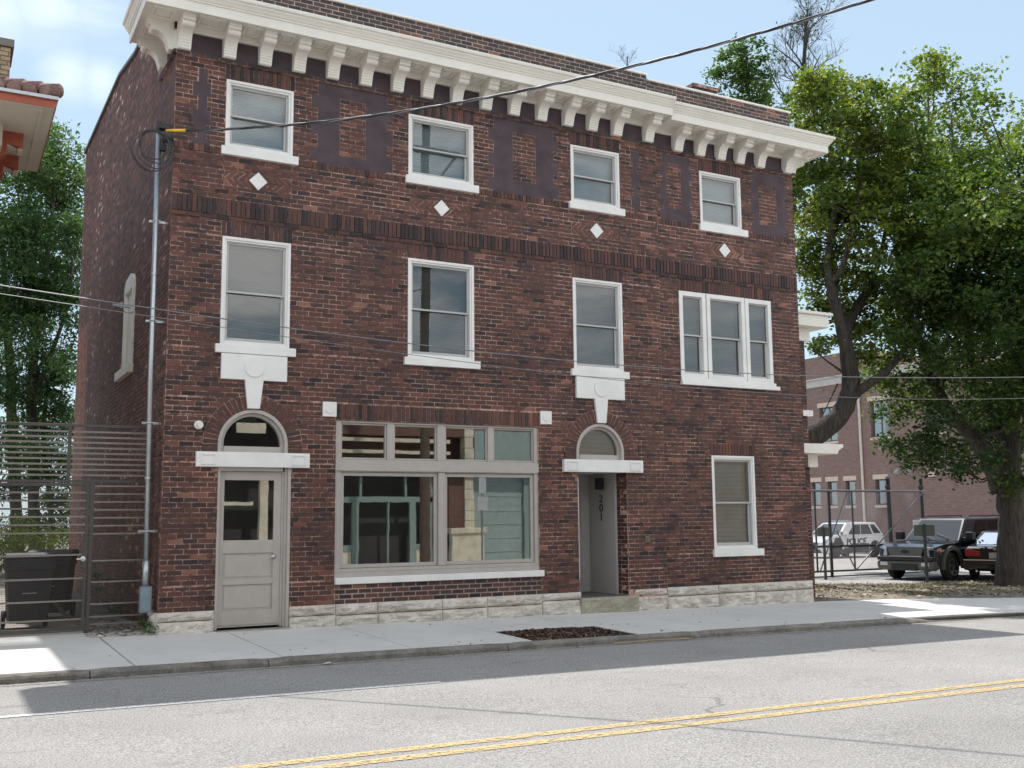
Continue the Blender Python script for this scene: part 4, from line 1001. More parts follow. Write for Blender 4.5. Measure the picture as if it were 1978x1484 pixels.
# thin dry grass on the verge
V, F, Rn = [], [], []
patches = [(random.uniform(12.5, 30), random.uniform(1.0, 5.3), random.uniform(.25,.8)) for _ in range(46)]
for k in range(9000):
    px_, py_, pr_ = random.choice(patches); x, y = px_ + random.gauss(0, pr_), py_ + random.gauss(0, pr_*.5)
    if x < 12.1 or not .1 < y < 5.5: continue
    h_ = random.uniform(.03, .10); a = random.uniform(0, 6.3); w_ = .006; z = z_walk(x, 0)
    dx, dy = math.cos(a)*w_, math.sin(a)*w_; lx, ly = random.gauss(0,.03), random.gauss(0,.03)
    F.append([len(V)*4+i for i in range(4)]); V.append(np.array([[x-dx,y-dy,z],[x+dx,y+dy,z],[x+dx*.2+lx,y+dy*.2+ly,z+h_],[x-dx*.2+lx,y-dy*.2+ly,z+h_]])); Rn.append(random.random())
np_mesh('verge_grass', np.concatenate(V), np.array(F), rnd_mat('dry verge grass', [(0,(.10,.13,.04)),(.6,(.20,.20,.08)),(1,(.42,.36,.18))]), np.array(Rn), kind='stuff', label='thin patches of dry grass on the dirt verge', category='grass')
# pale scraps and a stick in the gutter
m = MB(); m.tube([(5.35,-3.10,z_road(5.3,-3.1)+.018),(6.0,-3.08,z_road(6,-3.1)+.022),(6.65,-3.12,z_road(6.6,-3.1)+.018)], .011, 6); m.build('stick', M('peeled stick', (.42,.30,.18), .8), label='pale brown stick lying in the gutter below the mulch bed', category='stick')
for (x, y, s, lb) in ((1.35,-3.16,.075,'crumpled pale scrap of paper in the gutter left of the shop window'),(8.55,-1.1,.05,'small flat white scrap on the sidewalk before the right end of the building')):
    n = 7; vs = [(x+s*random.uniform(.5,1.1)*math.cos(i*.9), y+s*.6*random.uniform(.5,1.1)*math.sin(i*.9), (z_road(x,y) if y<-3 else z_walk(x,y))+.010+random.uniform(0,.022)) for i in range(n)]
    m = MB(); m.add(vs+[(x,y,(z_road(x,y) if y<-3 else z_walk(x,y))+.035)], [(i,(i+1)%n,n) for i in range(n)]); m.build('paper_scrap', M('paper', (.62,.58,.5), .8), label=lb, category='litter')
# weeds at the foot of the left corner
leaf_green = None

# ================================================================== BACKGROUND RIGHT: station building beyond the parking lot (wall plane x = 42)
XB = 42.0
st = thing('station_building', 'long pinkish-brown brick building with pale stone lintels beyond the parking lot', 'building', (XB, 10, -.6))
def plain_brick(name, a, b, morta):
    m, nt, bb = new_mat(name); co = coords(nt)
    sp = nt.nodes.new('ShaderNodeSeparateXYZ'); L(nt, co, sp.inputs[0]); ad = N(nt, 'ShaderNodeMath', operation='ADD'); L(nt, sp.outputs[0], ad.inputs[0]); L(nt, sp.outputs[1], ad.inputs[1])
    cb = nt.nodes.new('ShaderNodeCombineXYZ'); L(nt, ad.outputs[0], cb.inputs[0]); L(nt, sp.outputs[2], cb.inputs[1])
    bt = nt.nodes.new('ShaderNodeTexBrick'); L(nt, cb.outputs[0], bt.inputs['Vector']); bt.inputs['Scale'].default_value = 1
    bt.inputs['Brick Width'].default_value = .21; bt.inputs['Row Height'].default_value = .075; bt.inputs['Mortar Size'].default_value = .006
    bt.inputs['Color1'].default_value = (*a, 1); bt.inputs['Color2'].default_value = (*b, 1); bt.inputs['Mortar'].default_value = (*morta, 1)
    c = mixc(nt, .35, bt.outputs['Color'], ramp(nt, noise(nt, co, .7, 6), [(.3,.4),(.7,.6)]), 'OVERLAY')
    L(nt, c, bb.inputs['Base Color']); bb.inputs['Roughness'].default_value = .85; bump(nt, bb, bt.outputs['Fac'], -.3, .01); return m
st_brick = plain_brick('station brick', (.19,.115,.100), (.25,.155,.135), (.28,.22,.20))
pale_stone = M('pale cast stone', (.62,.50,.42), .8, var=.08)
glass_far = glass_mat('dark distant glass', boost=.35, base=.0)
win_up = [(28.10,29.42,5.62,7.62),(24.35,25.65,5.62,7.62),(20.7,22.0,5.62,7.62),(16.9,18.2,5.62,7.62)]
win_lo = [(29.62,30.32,1.95,3.34),(28.35,29.05,1.95,3.34),(27.0,27.68,1.95,3.34),(24.78,25.55,1.95,3.34)]
hs = [w_[:4] for w_ in win_up + win_lo]
fnB = lambda u, v, d: (XB + d, u, v)
mb = MB(); backing(mb, fnB, -4, 60, -1.2, 8.85, hs, 0, d=0.0, reveal=.28)
mb.quad((XB,-4,-1.2),(XB+30,-4,-1.2),(XB+30,-4,8.85),(XB,-4,8.85))
mb.bw('wall', st_brick, st)
mb = MB(); mb.box(XB+.6, XB+30, 27.0, 60, 9.0, 10.75); mb.bw('upper_wall', st_brick, st)
mb = MB(); mb.box(XB-.05, XB+30, -4.05, 60, 8.851, 9.25); mb.box(XB-.12, XB+30, -4.1, 60, 9.251, 9.34); mb.bw('cornice', M('pale grey band', (.50,.47,.45), .7), st, bevel=.01)
mb = MB(); mb.box(XB-.06, XB-.001, -4, 60, -1.2, -.02); mb.bw('base_band', M('grey concrete base', (.36,.34,.34), .9, var=.1), st)
wn = 0
for (a, b, z0, z1) in win_up + win_lo:
    up = z0 > 4; mb = MB(); t = .07
    mb.box(XB+.12, XB+.2, a, a+t, z0, z1); mb.box(XB+.12, XB+.2, b-t, b, z0, z1); mb.box(XB+.12, XB+.2, a+t, b-t, z1-t, z1); mb.box(XB+.12, XB+.2, a+t, b-t, z0, z0+t)
    if up: mb.box(XB+.13, XB+.19, (a+b)/2-.03, (a+b)/2+.03, z0+t, z1-t)
    wd = mb.bw('window', pale_stone if False else M('dark window frame', (.10,.10,.10), .5) if wn == 0 else bpy.data.materials['dark window frame'], st); wn += 1
    m = MB(); m.quad((XB+.16,a,z0),(XB+.16,b,z0),(XB+.16,b,z1),(XB+.16,a,z1)); m.bw('pane', glass_far, wd)
    m = MB(); m.quad((XB+.5,a-.3,z0-.3),(XB+.5,b+.3,z0-.3),(XB+.5,b+.3,z1+.3),(XB+.5,a-.3,z1+.3)); m.bw('blind', dark_in, wd)
    m = MB(); m.box(XB-.02, XB+.1, a-.12, b+.14, z1+.001, z1+.26); m.bw('lintel', pale_stone, wd)
    m = MB(); m.box(XB-.05, XB+.12, a-.05, b+.06, z0-.14, z0-.001); m.bw('sill', pale_stone, wd)
m = MB(); m.tube([(XB-.08,26.35,-.6),(XB-.08,26.35,8.85)], .075, 10); m.bw('downpipe', M('cream downpipe', (.62,.56,.50), .5), st)
for (y, s) in ((23.55,.9),(22.75,1.0)):
    m = MB(); m.tube([(XB-.01,y,3.72),(XB-.35,y,3.95),(XB-.5,y,3.75)], .035, 8); m.tube([(XB-.5,y,3.80),(XB-.62,y,3.55)], [.06,.2*s], 12); m.bw('flood_light', M('grey lamp metal', (.42,.43,.42), .4, .4) if s == .9 else bpy.data.materials['grey lamp metal'], st)
m = MB(); m.box(XB-.12, XB-.001, 21.55, 21.95, 3.35, 3.75); m.bw('alarm_box', pale_stone, st)
m = MB(); m.box(XB-.04, XB-.001, 22.5, 23.15, .50, 1.15); sg = m.bw('notice', M('pale pink notice board', (.66,.60,.57), .6), st)
mb = MB()
for k, (wd_, zz) in enumerate(((.30,1.06),(.48,.98),(.42,.90),(.50,.82),(.36,.74),(.44,.66))): mb.box(XB-.046, XB-.0405, 22.82-wd_/2, 22.82+wd_/2, zz-.02, zz+.012)
mb.bw('notice_text_lines', M('faded notice print', (.45,.35,.34), .7), sg)

# ------------------------------------------------------------------ chain-link gate and fence (plane y = 9)
gy = 9.0
black_m = M('black coated steel', (.028,.028,.030), .45, .2); grey_m = M('galvanised gate tube', (.22,.22,.23), .4, .5)
cg = thing('chain_link_gate', 'black chain-link rolling gate with crossed braces between the building and the parked cars', 'gate', (23.5, gy, -.45))
def T(name, pts, r, mat, par=cg): m = MB(); m.tube(pts, r, 8); return m.bw(name, mat, par)
for z, r, mt_ in ((2.22,.035,grey_m),(.50,.035,black_m),(-.26,.03,black_m),(-.42,.02,black_m)): T('rail', [(20.3,gy,z),(26.1,gy,z)], r, mt_)
for x, r, z0, z1 in ((21.12,.03,-.26,2.22),(21.72,.05,-.5,2.22),(22.72,.03,-.26,2.2)): T('upright', [(x,gy+.04,z0),(x,gy+.04,z1)], r, black_m)
for a, b in (((21.14,-.25),(22.45,2.2)),((22.66,-.26),(25.9,2.18)),((22.66,-.26),(21.9,1.0)),((20.4,-.25),(21.1,.6))): T('brace', [(a[0],gy-.045,a[1]),(b[0],gy-.045,b[1])], .022, grey_m)
mb = MB(); x0, x1, z0, z1, sp_ = 20.3, 26.05, -.26, 2.2, .062; r = .0016
H_ = z1 - z0; k = x0 - H_
while k < x1:
    for sg_ in (1, -1):
        # clip the diagonal wire to the frame
        a = (k, z0) if sg_ > 0 else (k, z1); b = (k+H_, z1) if sg_ > 0 else (k+H_, z0)
        t0, t1 = max(0, (x0-k)/H_), min(1, (x1-k)/H_)
        if t1 > t0:
            p = (a[0]+H_*t0, a[1]+(b[1]-a[1])*t0); q = (a[0]+H_*t1, a[1]+(b[1]-a[1])*t1)
            mb.tube([(p[0], gy+.01*sg_, p[1]), (q[0], gy+.01*sg_, q[1])], r*1.7, 3, caps=False)
    k += sp_
mb.bw('chain_link', grey_m, cg)
for px_, lb in ((24.47,'taller black gate post with roller cap left of the dark parked SUV'),(26.03,'black gate post with roller cap at the far right end of the chain-link gate')):
    t = thing('gate_post', lb, 'post', (px_, gy+.12, -.5), group='black posts carrying the rolling gate')
    m = MB(); m.tube([(0,0,0),(0,0,3.12)], .065 if px_ < 25 else .055, 12); m.build('post', black_m, t)
    m = MB(); m.tube([(0,0,3.12),(0,0,3.17),(0,0,3.21)], [.08,.075,.03], 12); m.build('cap', grey_m, t)
    m = MB(); m.tube([(-.14,-.06,2.84),(-.14,-.16,2.84)], .075, 12); m.box(-.14,.0,-.1,-.06,2.78,2.9); m.build('roller', black_m, t)
for (x, y, zb, hh_, w2, h2, lb) in ((22.02,5.72,-.46,1.62,.56,.31,'small sign seen from behind on a dark post in front of the parked SUV'),(20.35,7.95,-.44,1.54,.36,.26,'small dark sign on a thin post beside the brick building corner')):
    t = thing('sign_post', lb, 'sign', (x, y, zb), -.75, 'low signs seen from behind at the lot edge')
    m = MB(); m.box(-.04,.04,-.02,.02,0,hh_+.03); m.build('post', M('dull green sign steel', (.07,.08,.075), .5, .4) if w2 > .5 else bpy.data.materials['dull green sign steel'], t, bevel=.004)
    m = MB(); m.box(-w2/2, w2/2, .021, .028, hh_-h2, hh_); m.build('sign_plate', M('sign back', (.14,.15,.135), .5, .3) if w2 > .5 else bpy.data.materials['sign back'], t)

# ------------------------------------------------------------------ CARS (local: +x forward, +y left)
def wheel_arc(cx, cz, r, a0, a1, n=10): return [(cx + r*math.cos(a0+(a1-a0)*i/n), cz + r*math.sin(a0+(a1-a0)*i/n)) for i in range(n+1)]
def car_body(par, prof, wf, mat, name='body', bev=.03):
    n = len(prof); mb = MB(); vs = [(x, -wf(x, z), z) for x, z in prof] + [(x, wf(x, z), z) for x, z in prof]
    fs = [tuple(range(n)), tuple(range(2*n-1, n-1, -1))] + [(i, n+i, n+(i+1) % n, (i+1) % n) for i in range(n)]
    mb.add(vs, fs); o = mb.build(name, mat, par, bevel=bev); return o
def cabin(par, xb0, xr0, xr1, xb1, zb, zr, yb, yr, mat, glass_m, doors, crown=.04):
    """greenhouse: base front/rear x, roof front/rear x"""
    P = lambda x, y, z: (x, y, z); mb = MB()
    A = [(xb0,-yb,zb),(xb0,yb,zb),(xb1,yb,zb),(xb1,-yb,zb)]; B = [(xr0,-yr,zr),(xr0,yr,zr),(xr1,yr,zr),(xr1,-yr,zr)]
    xm = (xr0+xr1)/2; C = [(xm,-yr*.9,zr+crown),(xm,yr*.9,zr+crown)]
    mb.add(A + B + C, [(0,1,5,4),(2,3,7,6),(1,2,6,5),(3,0,4,7),(0,3,2,1),(4,5,9,8),(8,9,6,7),(5,6,9),(4,8,7)])
    cb = mb.build('cabin', mat, par, bevel=.035)
    def lerp(a, b, t): return tuple(a[i]+(b[i]-a[i])*t for i in range(3))
    def patch(q00, q10, q11, q01, poly, nrm, name, m_):
        vs = []
        for s, t in poly:
            p = lerp(lerp(q00, q10, s), lerp(q01, q11, s), t); vs.append(tuple(p[i]+nrm[i]*.008 for i in range(3)))
        m = MB(); m.add(vs, [tuple(range(len(vs)))]); m.build(name, m_, cb)
    patch(A[0], A[1], B[1], B[0], [(.04,.06),(.96,.06),(.93,.93),(.07,.93)], (.8,0,.6), 'windscreen', glass_m[0])
    patch(A[3], A[2], B[2], B[3], [(.06,.10),(.94,.10),(.90,.90),(.10,.90)], (-.8,0,.6), 'rear_window', glass_m[1])
    for poly in doors:
        patch(A[0], A[3], B[3], B[0], poly, (0,-1,.15), 'side_window', glass_m[1]); patch(A[1], A[2], B[2], B[1], poly, (0,1,.15), 'side_window', glass_m[1])
    return cb
def wheel(par, x, y, r, w_, rim_m, spokes=5):
    sgn = 1 if y > 0 else -1; m = MB()
    pr = [(0, r*.62), (.02, r*.90), (.05, r), (w_-.05, r), (w_-.02, r*.9), (w_, r*.62)]
    ya = y - sgn*0; vs = []; n = 28
    for d, rr in pr:
        for k in range(n): a = 2*math.pi*k/n; vs.append((x+rr*math.cos(a), y - sgn*d, r + rr*math.sin(a)))
    fs = [(i*n+k, i*n+(k+1)%n, (i+1)*n+(k+1)%n, (i+1)*n+k) for i in range(5) for k in range(n)] + [tuple(range(n)), tuple(range(6*n-1, 5*n-1, -1))]
    m.add(vs, fs); t = m.build('wheel', rubber, par, smooth=False)
    m = MB(); ro = r*.63
    for k in range(spokes):
        a = 2*math.pi*k/spokes+.3; da = .20
        for (r0, r1, d0, d1) in ((.04, ro, da*1.2, da),):
            pts = [(x+r0*math.cos(a-.9), r+r0*math.sin(a-.9)), (x+r1*math.cos(a-d1), r+r1*math.sin(a-d1)), (x+r1*math.cos(a+d1), r+r1*math.sin(a+d1)), (x+r0*math.cos(a+.9), r+r0*math.sin(a+.9))]
            m.prism(pts, lambda u, v, q: (u, q, v), y+sgn*.002, y+sgn*.022)
    for k in range(24):
        a0, a1 = 2*math.pi*k/24, 2*math.pi*(k+1)/24
        m.prism([(x+ro*math.cos(a0), r+ro*math.sin(a0)), (x+ro*math.cos(a1), r+ro*math.sin(a1)), (x+ro*.88*math.cos(a1), r+ro*.88*math.sin(a1)), (x+ro*.88*math.cos(a0), r+ro*.88*math.sin(a0))], lambda u, v, q: (u, q, v), y, y+sgn*.018)
    m.tube([(x, y, r), (x, y+sgn*.03, r)], r*.17, 12); m.build('rim', rim_m, t)
def paint(name, col, rough=.22, metal=.0):
    return M(name, col, rough, metal, var=.03, bmp=0, coat=.5)
navy = paint('dark blue black car paint', (.012,.017,.030)); blackp = paint('black car paint', (.008,.008,.010)); whitep = paint('white car paint', (.82,.83,.86), .3)
pewter = M('pewter cladding', (.13,.12,.10), .5, .1, var=.05, bmp=0); chrome = M('chrome trim', (.72,.72,.72), .12, 1, var=.02, bmp=0)
alloy = M('alloy wheel', (.50,.50,.50), .3, .9, var=.05, bmp=0); dark_alloy = M('dark wheel', (.06,.06,.06), .4, .5, bmp=0)
lamp_clear = M('clear headlamp', (.62,.64,.62), .15, .3, var=.1, scale=30, bmp=0); amber = M('amber lens', (.75,.24,.03), .2, bmp=0); red_l = M('red tail lens', (.34,.012,.012), .2, bmp=0, coat=.6)
grille_m = M('silver mesh grille', (.15,.15,.15), .4, .5, var=.35, scale=60, bmp=0)
# --- SUV, nose towards the left of the picture
fwd = Vector((-.985, -.17)).normalized(); ang = math.atan2(fwd.y, fwd.x)
nose = Vector((22.30, 6.72)); L_ = 5.2
suv = thing('parked_suv', 'dark blue full-size SUV with pewter bumper and silver grille parked facing left', 'car', (nose.x - fwd.x*2.6, nose.y - fwd.y*2.6, -.47), ang)
wr = .40; fx, rx = 1.66, -1.40
prof = [(-2.55,.55),(-2.58,.75),(-2.56,1.12),(-1.0,1.16),(1.05,1.13),(1.45,1.12),(2.05,1.06),(2.42,.98),(2.50,.90),(2.52,.62),(2.48,.50)]
prof += [(fx+.53,.42)] + wheel_arc(fx, wr, .50, .0, math.pi)[0:] + [(fx-.53,.40),(rx+.53,.40)] + wheel_arc(rx, wr, .50, 0, math.pi) + [(rx-.53,.42)]
wS = lambda x, z: .97 - (.07 if z > 1.1 else 0) - (.10 * max(0, (x-1.9)/.6)**2) - (.05 if x < -2.4 else 0)
car_body(suv, prof, wS, navy)
cabin(suv, 1.12, .38, -2.30, -2.52, 1.13, 1.80, .92, .76, navy, (glass_wind, glass_car), [[(.19,.12),(.455,.12),(.455,.90),(.235,.90)],[(.485,.12),(.70,.12),(.70,.90),(.485,.90)],[(.73,.12),(.93,.12),(.91,.90),(.73,.90)]])
m = MB(); m.box(-2.1,.3,-.70,.70,1.15,1.77); m.build('interior', dark_in, suv)
mb = MB(); mb.prism([(2.40,.30),(2.60,.34),(2.64,.48),(2.62,.57),(2.46,.585),(2.2,.57),(2.2,.36)], lambda u, v, q: (u, q, v), -.90, .90); mb.build('bumper', pewter, suv, bevel=.04)
mb = MB(); mb.box(2.60,2.655,-.42,.42,.30,.50); mb.box(2.40,2.615,-.90,.90,.59,.70); mb.build('bumper_insert', black_pl, suv, bevel=.02)
for s in (-1, 1): m = MB(); m.box(2.61,2.65,s*.66-.12,s*.66+.12,.44,.54); m.build('fog_lamp', lamp_clear, suv, bevel=.01)
mb = MB(); mb.prism([(-.50,.72),(.50,.72),(.58,.97),(-.58,.97)], lambda u, v, q: (q, u, v), 2.50, 2.56); gr = mb.build('grille', grille_m, suv, bevel=.01)
mb = MB(); mb.prism([(-.53,.69),(.53,.69),(.52,.725),(-.52,.725)], lambda u, v, q: (q, u, v), 2.50, 2.58); mb.prism([(-.60,.965),(.60,.965),(.60,.99),(-.60,.99)], lambda u, v, q: (q, u, v), 2.48, 2.57); mb.build('grille_surround', chrome, gr)
m = MB(); m.prism([(.13*math.cos(a*.524), .845+.055*math.sin(a*.524)) for a in range(12)], lambda u, v, q: (q, u, v), 2.56, 2.575); m.build('badge', black_pl, gr)
for s in (-1, 1):
    m = MB(); vs = [(2.555,s*.60,.72),(2.50,s*.80,.72),(2.46,s*.82,.97),(2.53,s*.62,.97)]; m.add(vs + [(v[0]-.12,v[1],v[2]) for v in vs], [(0,1,2,3),(4,7,6,5),(0,4,5,1),(1,5,6,2),(2,6,7,3),(3,7,4,0)]); m.build('headlight', lamp_clear, suv)
    m = MB(); vs = [(2.50,s*.805,.73),(2.22,s*.935,.73),(2.18,s*.935,.95),(2.46,s*.825,.96)]; m.add(vs + [(v[0]-.05,v[1]-s*.08,v[2]) for v in vs], [(0,1,2,3),(4,7,6,5),(0,4,5,1),(1,5,6,2),(2,6,7,3),(3,7,4,0)]); m.build('indicator', amber, suv)
    for wx in (fx, rx):
        m = MB(); oo = wheel_arc(wx, wr+.01, .60, -.12, math.pi+.12, 16); ii = wheel_arc(wx, wr, .49, -.12, math.pi+.12, 16)
        for k in range(16): m.prism([oo[k], oo[k+1], ii[k+1], ii[k]], lambda u, v, q: (u, q, v), s*.93, s*1.01)
        m.build('wheel_flare', pewter, suv, bevel=.006); wheel(suv, wx, s*.985, wr, .26, alloy)
    m = MB(); m.box(-.85,1.1,s*.95-.03,s*.95+.05,.38,.50); m.build('running_board', pewter, suv, bevel=.02)
    m = MB(); m.box(.78,.98,s*1.02,s*1.26,1.16,1.40); m.box(.82,.92,s*.9,s*1.03,1.18,1.24); m.build('mirror', black_pl, suv, bevel=.03)
    m = MB(); m.box(-2.3,1.0,s*.925-.012,s*.925+.012,1.135,1.155); m.build('window_trim', chrome, suv)
    m = MB(); m.tube([(.2,s*.68,1.80),(.05,s*.68,1.87),(-2.0,s*.68,1.88),(-2.15,s*.68,1.80)], .02, 6); m.build('roof_rail', black_pl, suv)
for a, b in ((.9,.1),(.2,-.5)): m = MB(); m.tube([(1.17,a*.9,1.16),(.95,b*.9,1.36)], .010, 5); m.build('wiper', black_pl, suv)
# --- sedan, tail towards the camera
fwd2 = Vector((.90, .44)).normalized(); ang2 = math.atan2(fwd2.y, fwd2.x)
rear = Vector((23.72, 4.75))
sed = thing('parked_sedan', 'black sedan seen from its tail, partly hidden behind the big tree trunk', 'car', (rear.x + fwd2.x*2.35, rear.y + fwd2.y*2.35, -.46), ang2)
prof = [(-2.30,.42),(-2.34,.62),(-2.32,.92),(-2.2,1.00),(-1.55,1.03),(1.0,.98),(1.9,.88),(2.25,.72),(2.3,.45),(2.2,.3)]
fx, rx, wr = 1.42, -1.35, .325
prof += [(fx+.40,.24)] + wheel_arc(fx, wr, .38, 0, math.pi) + [(fx-.40,.22),(rx+.40,.22)] + wheel_arc(rx, wr, .38, 0, math.pi) + [(rx-.40,.26)]
wS2 = lambda x, z: .89 - (.08 if z > .95 else 0) - .10*max(0, (abs(x)-1.8)/.5)**2
car_body(sed, prof, wS2, blackp)
cabin(sed, 1.0, .35, -.95, -1.72, .99, 1.40, .80, .60, blackp, (glass_wind, glass_wind), [[(.17,.12),(.46,.12),(.46,.88),(.26,.88)],[(.49,.12),(.80,.12),(.70,.88),(.49,.88)]])
mb = MB(); mb.prism([(-2.42,.34),(-2.45,.50),(-2.42,.62),(-2.2,.64),(-2.2,.30)], lambda u, v, q: (u, q, v), -.86, .86); mb.build('bumper', blackp, sed, bevel=.04)
mb = MB(); mb.box(-2.462,-2.42,-.84,.84,.600,.628); mb.build('bumper_strip', chrome, sed)
for s in (-1, 1):
    m = MB(); m.prism([(s*.40,.72),(s*.80,.72),(s*.80,.92),(s*.62,.90),(s*.40,.84)], lambda u, v, q: (q, u, v), -2.375, -2.30); m.build('tail_light', red_l, sed, bevel=.008)
    for wx in (fx, rx): wheel(sed, wx, s*.88, wr, .21, alloy, 7)
    m = MB(); m.tube([(-2.44,s*.5,.30),(-2.3,s*.5,.30)], .035, 10); m.build('exhaust_tip', chrome, sed)
m = MB(); m.box(-2.372,-2.35,-.16,.16,.66,.82); m.build('number_plate', M('grey number plate', (.45,.46,.44), .5, var=.25, scale=40), sed)
m = MB(); m.tube([(-2.35,0,.925),(-2.375,0,.925)], .04, 14); m.build('badge', chrome, sed)
# --- police car, nose to the left
hx = Vector((-.99, -.12)).normalized(); ang3 = math.atan2(hx.y, hx.x)
pol = thing('police_car', 'white police SUV lettered POLICE parked behind the chain-link gate', 'car', (35.85, 22.4, -.62), ang3)
fx, rx, wr = 1.50, -1.52, .38
prof = [(-2.42,.50),(-2.46,.80),(-2.40,1.10),(-1.0,1.12),(1.0,1.06),(1.7,1.02),(2.25,.92),(2.42,.80),(2.46,.50),(2.36,.32)]
prof += [(fx+.47,.28)] + wheel_arc(fx, wr, .45, 0, math.pi) + [(fx-.47,.26),(rx+.47,.26)] + wheel_arc(rx, wr, .45, 0, math.pi) + [(rx-.47,.32)]
wS3 = lambda x, z: .97 - (.08 if z > 1.05 else 0) - .12*max(0, (abs(x)-1.9)/.55)**2
car_body(pol, prof, wS3, whitep)
cabin(pol, 1.15, .30, -1.95, -2.30, 1.08, 1.68, .90, .70, whitep, (glass_wind, glass_car), [[(.17,.08),(.46,.08),(.46,.86),(.27,.86)],[(.475,.08),(.74,.08),(.72,.86),(.475,.86)],[(.78,.12),(.96,.14),(.91,.84),(.77,.84)]])
m = MB(); m.box(-1.8,.2,-.64,.64,1.1,1.66); m.build('interior', dark_in, pol)
blk = M('black vinyl band', (.012,.014,.020), .4, bmp=0)
for s in (-1, 1):
    m = MB(); m.prism([(-1.02,.27),(1.02,.27),(1.04,.44),(.7,.52),(-.2,.66),(-1.02,.70)], lambda u, v, q: (u, q, v), s*.955, s*.975); m.build('stripe', blk, pol)
    m = MB(); m.prism([(1.05,.30),(1.05,.9),(1.30,1.0),(1.5,.98),(1.98,.5),(1.98,.3)], lambda u, v, q: (u, q, v), s*.955, s*.973); 
    m.build('arch_panel', blk, pol)
    for wx in (fx, rx): wheel(pol, wx, s*.965, wr, .24, dark_alloy)
    m = MB(); m.box(.72,.86,s*.95,s*1.14,1.10,1.24); m.build('mirror', whitep, pol, bevel=.03)
    m = MB(); m.box(.02,.2,s*.975-.01,s*.975+.01,.93,.95); m.box(-.9,-.72,s*.975-.01,s*.975+.01,.95,.97); m.build('door_handle', blk, pol)
    m = MB(); m.add([(2.30,s*.55,.78),(2.42,s*.5,.70),(2.30,s*.86,.82),(2.15,s*.88,.90)], [(0,1,2,3)]); m.prism([(2.0,.80),(2.40,.72),(2.36,.82),(2.0,.90)], lambda u, v, q: (u, q, v), s*.86, s*.93); m.build('headlight', lamp_clear, pol)
    mtx = Matrix(((-s,0,0,-.02),(0,0,s,s*.978),(0,1,0,.78),(0,0,0,1))); text_mesh('lettering', 'POLICE', .40, blk, pol, mtx, .003, .014, sx_=1.15)
m = MB(); m.box(2.40,2.49,-.55,.55,.45,.80); m.build('grille', blk, pol, bevel=.03); m = MB(); m.box(2.30,2.55,-.75,.75,.30,.46); m.build('bumper', black_pl, pol, bevel=.04)
m = MB(); m.box(-.30,.0,-.56,.56,1.72,1.80); m.build('light_bar', M('light bar', (.35,.37,.42), .2, .3, bmp=0), pol, bevel=.02)
m = MB(); m.tube([(.95,-.80,1.16),(.99,-.92,1.20)], [.04,.09], 12); m.tube([(.95,.80,1.16),(.99,.92,1.20)], [.04,.09], 12); m.build('spotlight', chrome, pol)

T1C = [(16.29,3.24,11.68,0.72),(16.31,3.95,10.76,0.42),(17.7,5.19,12.2,0.4),(18.16,4.18,11.54,0.76),(16.25,3.6,9.62,0.63),(17.96,3.9,10.24,0.84),(18.64,3.58,11.1,0.68),(18.03,2.89,9.54,0.76),(18.19,5.11,9.1,0.78),(17.67,3.05,8.53,0.72),(19.42,3.17,8.63,0.68),(17.21,4.95,8.02,0.3),(17.68,4.43,7.54,0.61),(19.35,4.11,7.65,0.72),(17.93,5.55,7.15,0.42),(19.89,5.36,6.99,0.61),(16.66,4.23,8.83,0.35),(19.34,3.69,12.26,0.42),(17.89,4.56,13.04,0.45),(17.54,3.28,12.3,0.37),(15.74,3.16,12.08,0.28),(20.31,5.36,5.85,0.61),(17.13,4.45,5.92,0.35),(19.32,3.08,7.5,0.6),(20.48,4.81,6.8,0.52),(17.89,4.23,12.33,0.69),(16.86,4.63,10.36,0.25),(18.97,4.98,8.15,0.57),(17.27,2.44,12.04,0.23),(19.83,3.87,10.73,0.56),(18.32,3.25,11.78,0.32),(18.07,2.27,11.79,0.21),(20.0,3.75,9.71,0.73),(20.63,4.22,11.41,0.61),(19.23,2.65,7.94,0.63),(20.11,3.94,7.19,0.59),(18.67,2.83,11.28,0.51),(19.43,4.23,10.71,0.64),(18.78,5.07,6.85,0.48),(16.8,3.64,10.6,0.64),(18.52,5.19,9.9,0.69),(18.48,4.63,9.3,0.63),(17.53,5.18,9.76,0.42),(18.26,5.5,8.47,0.57),(18.36,4.28,5.98,0.41)]
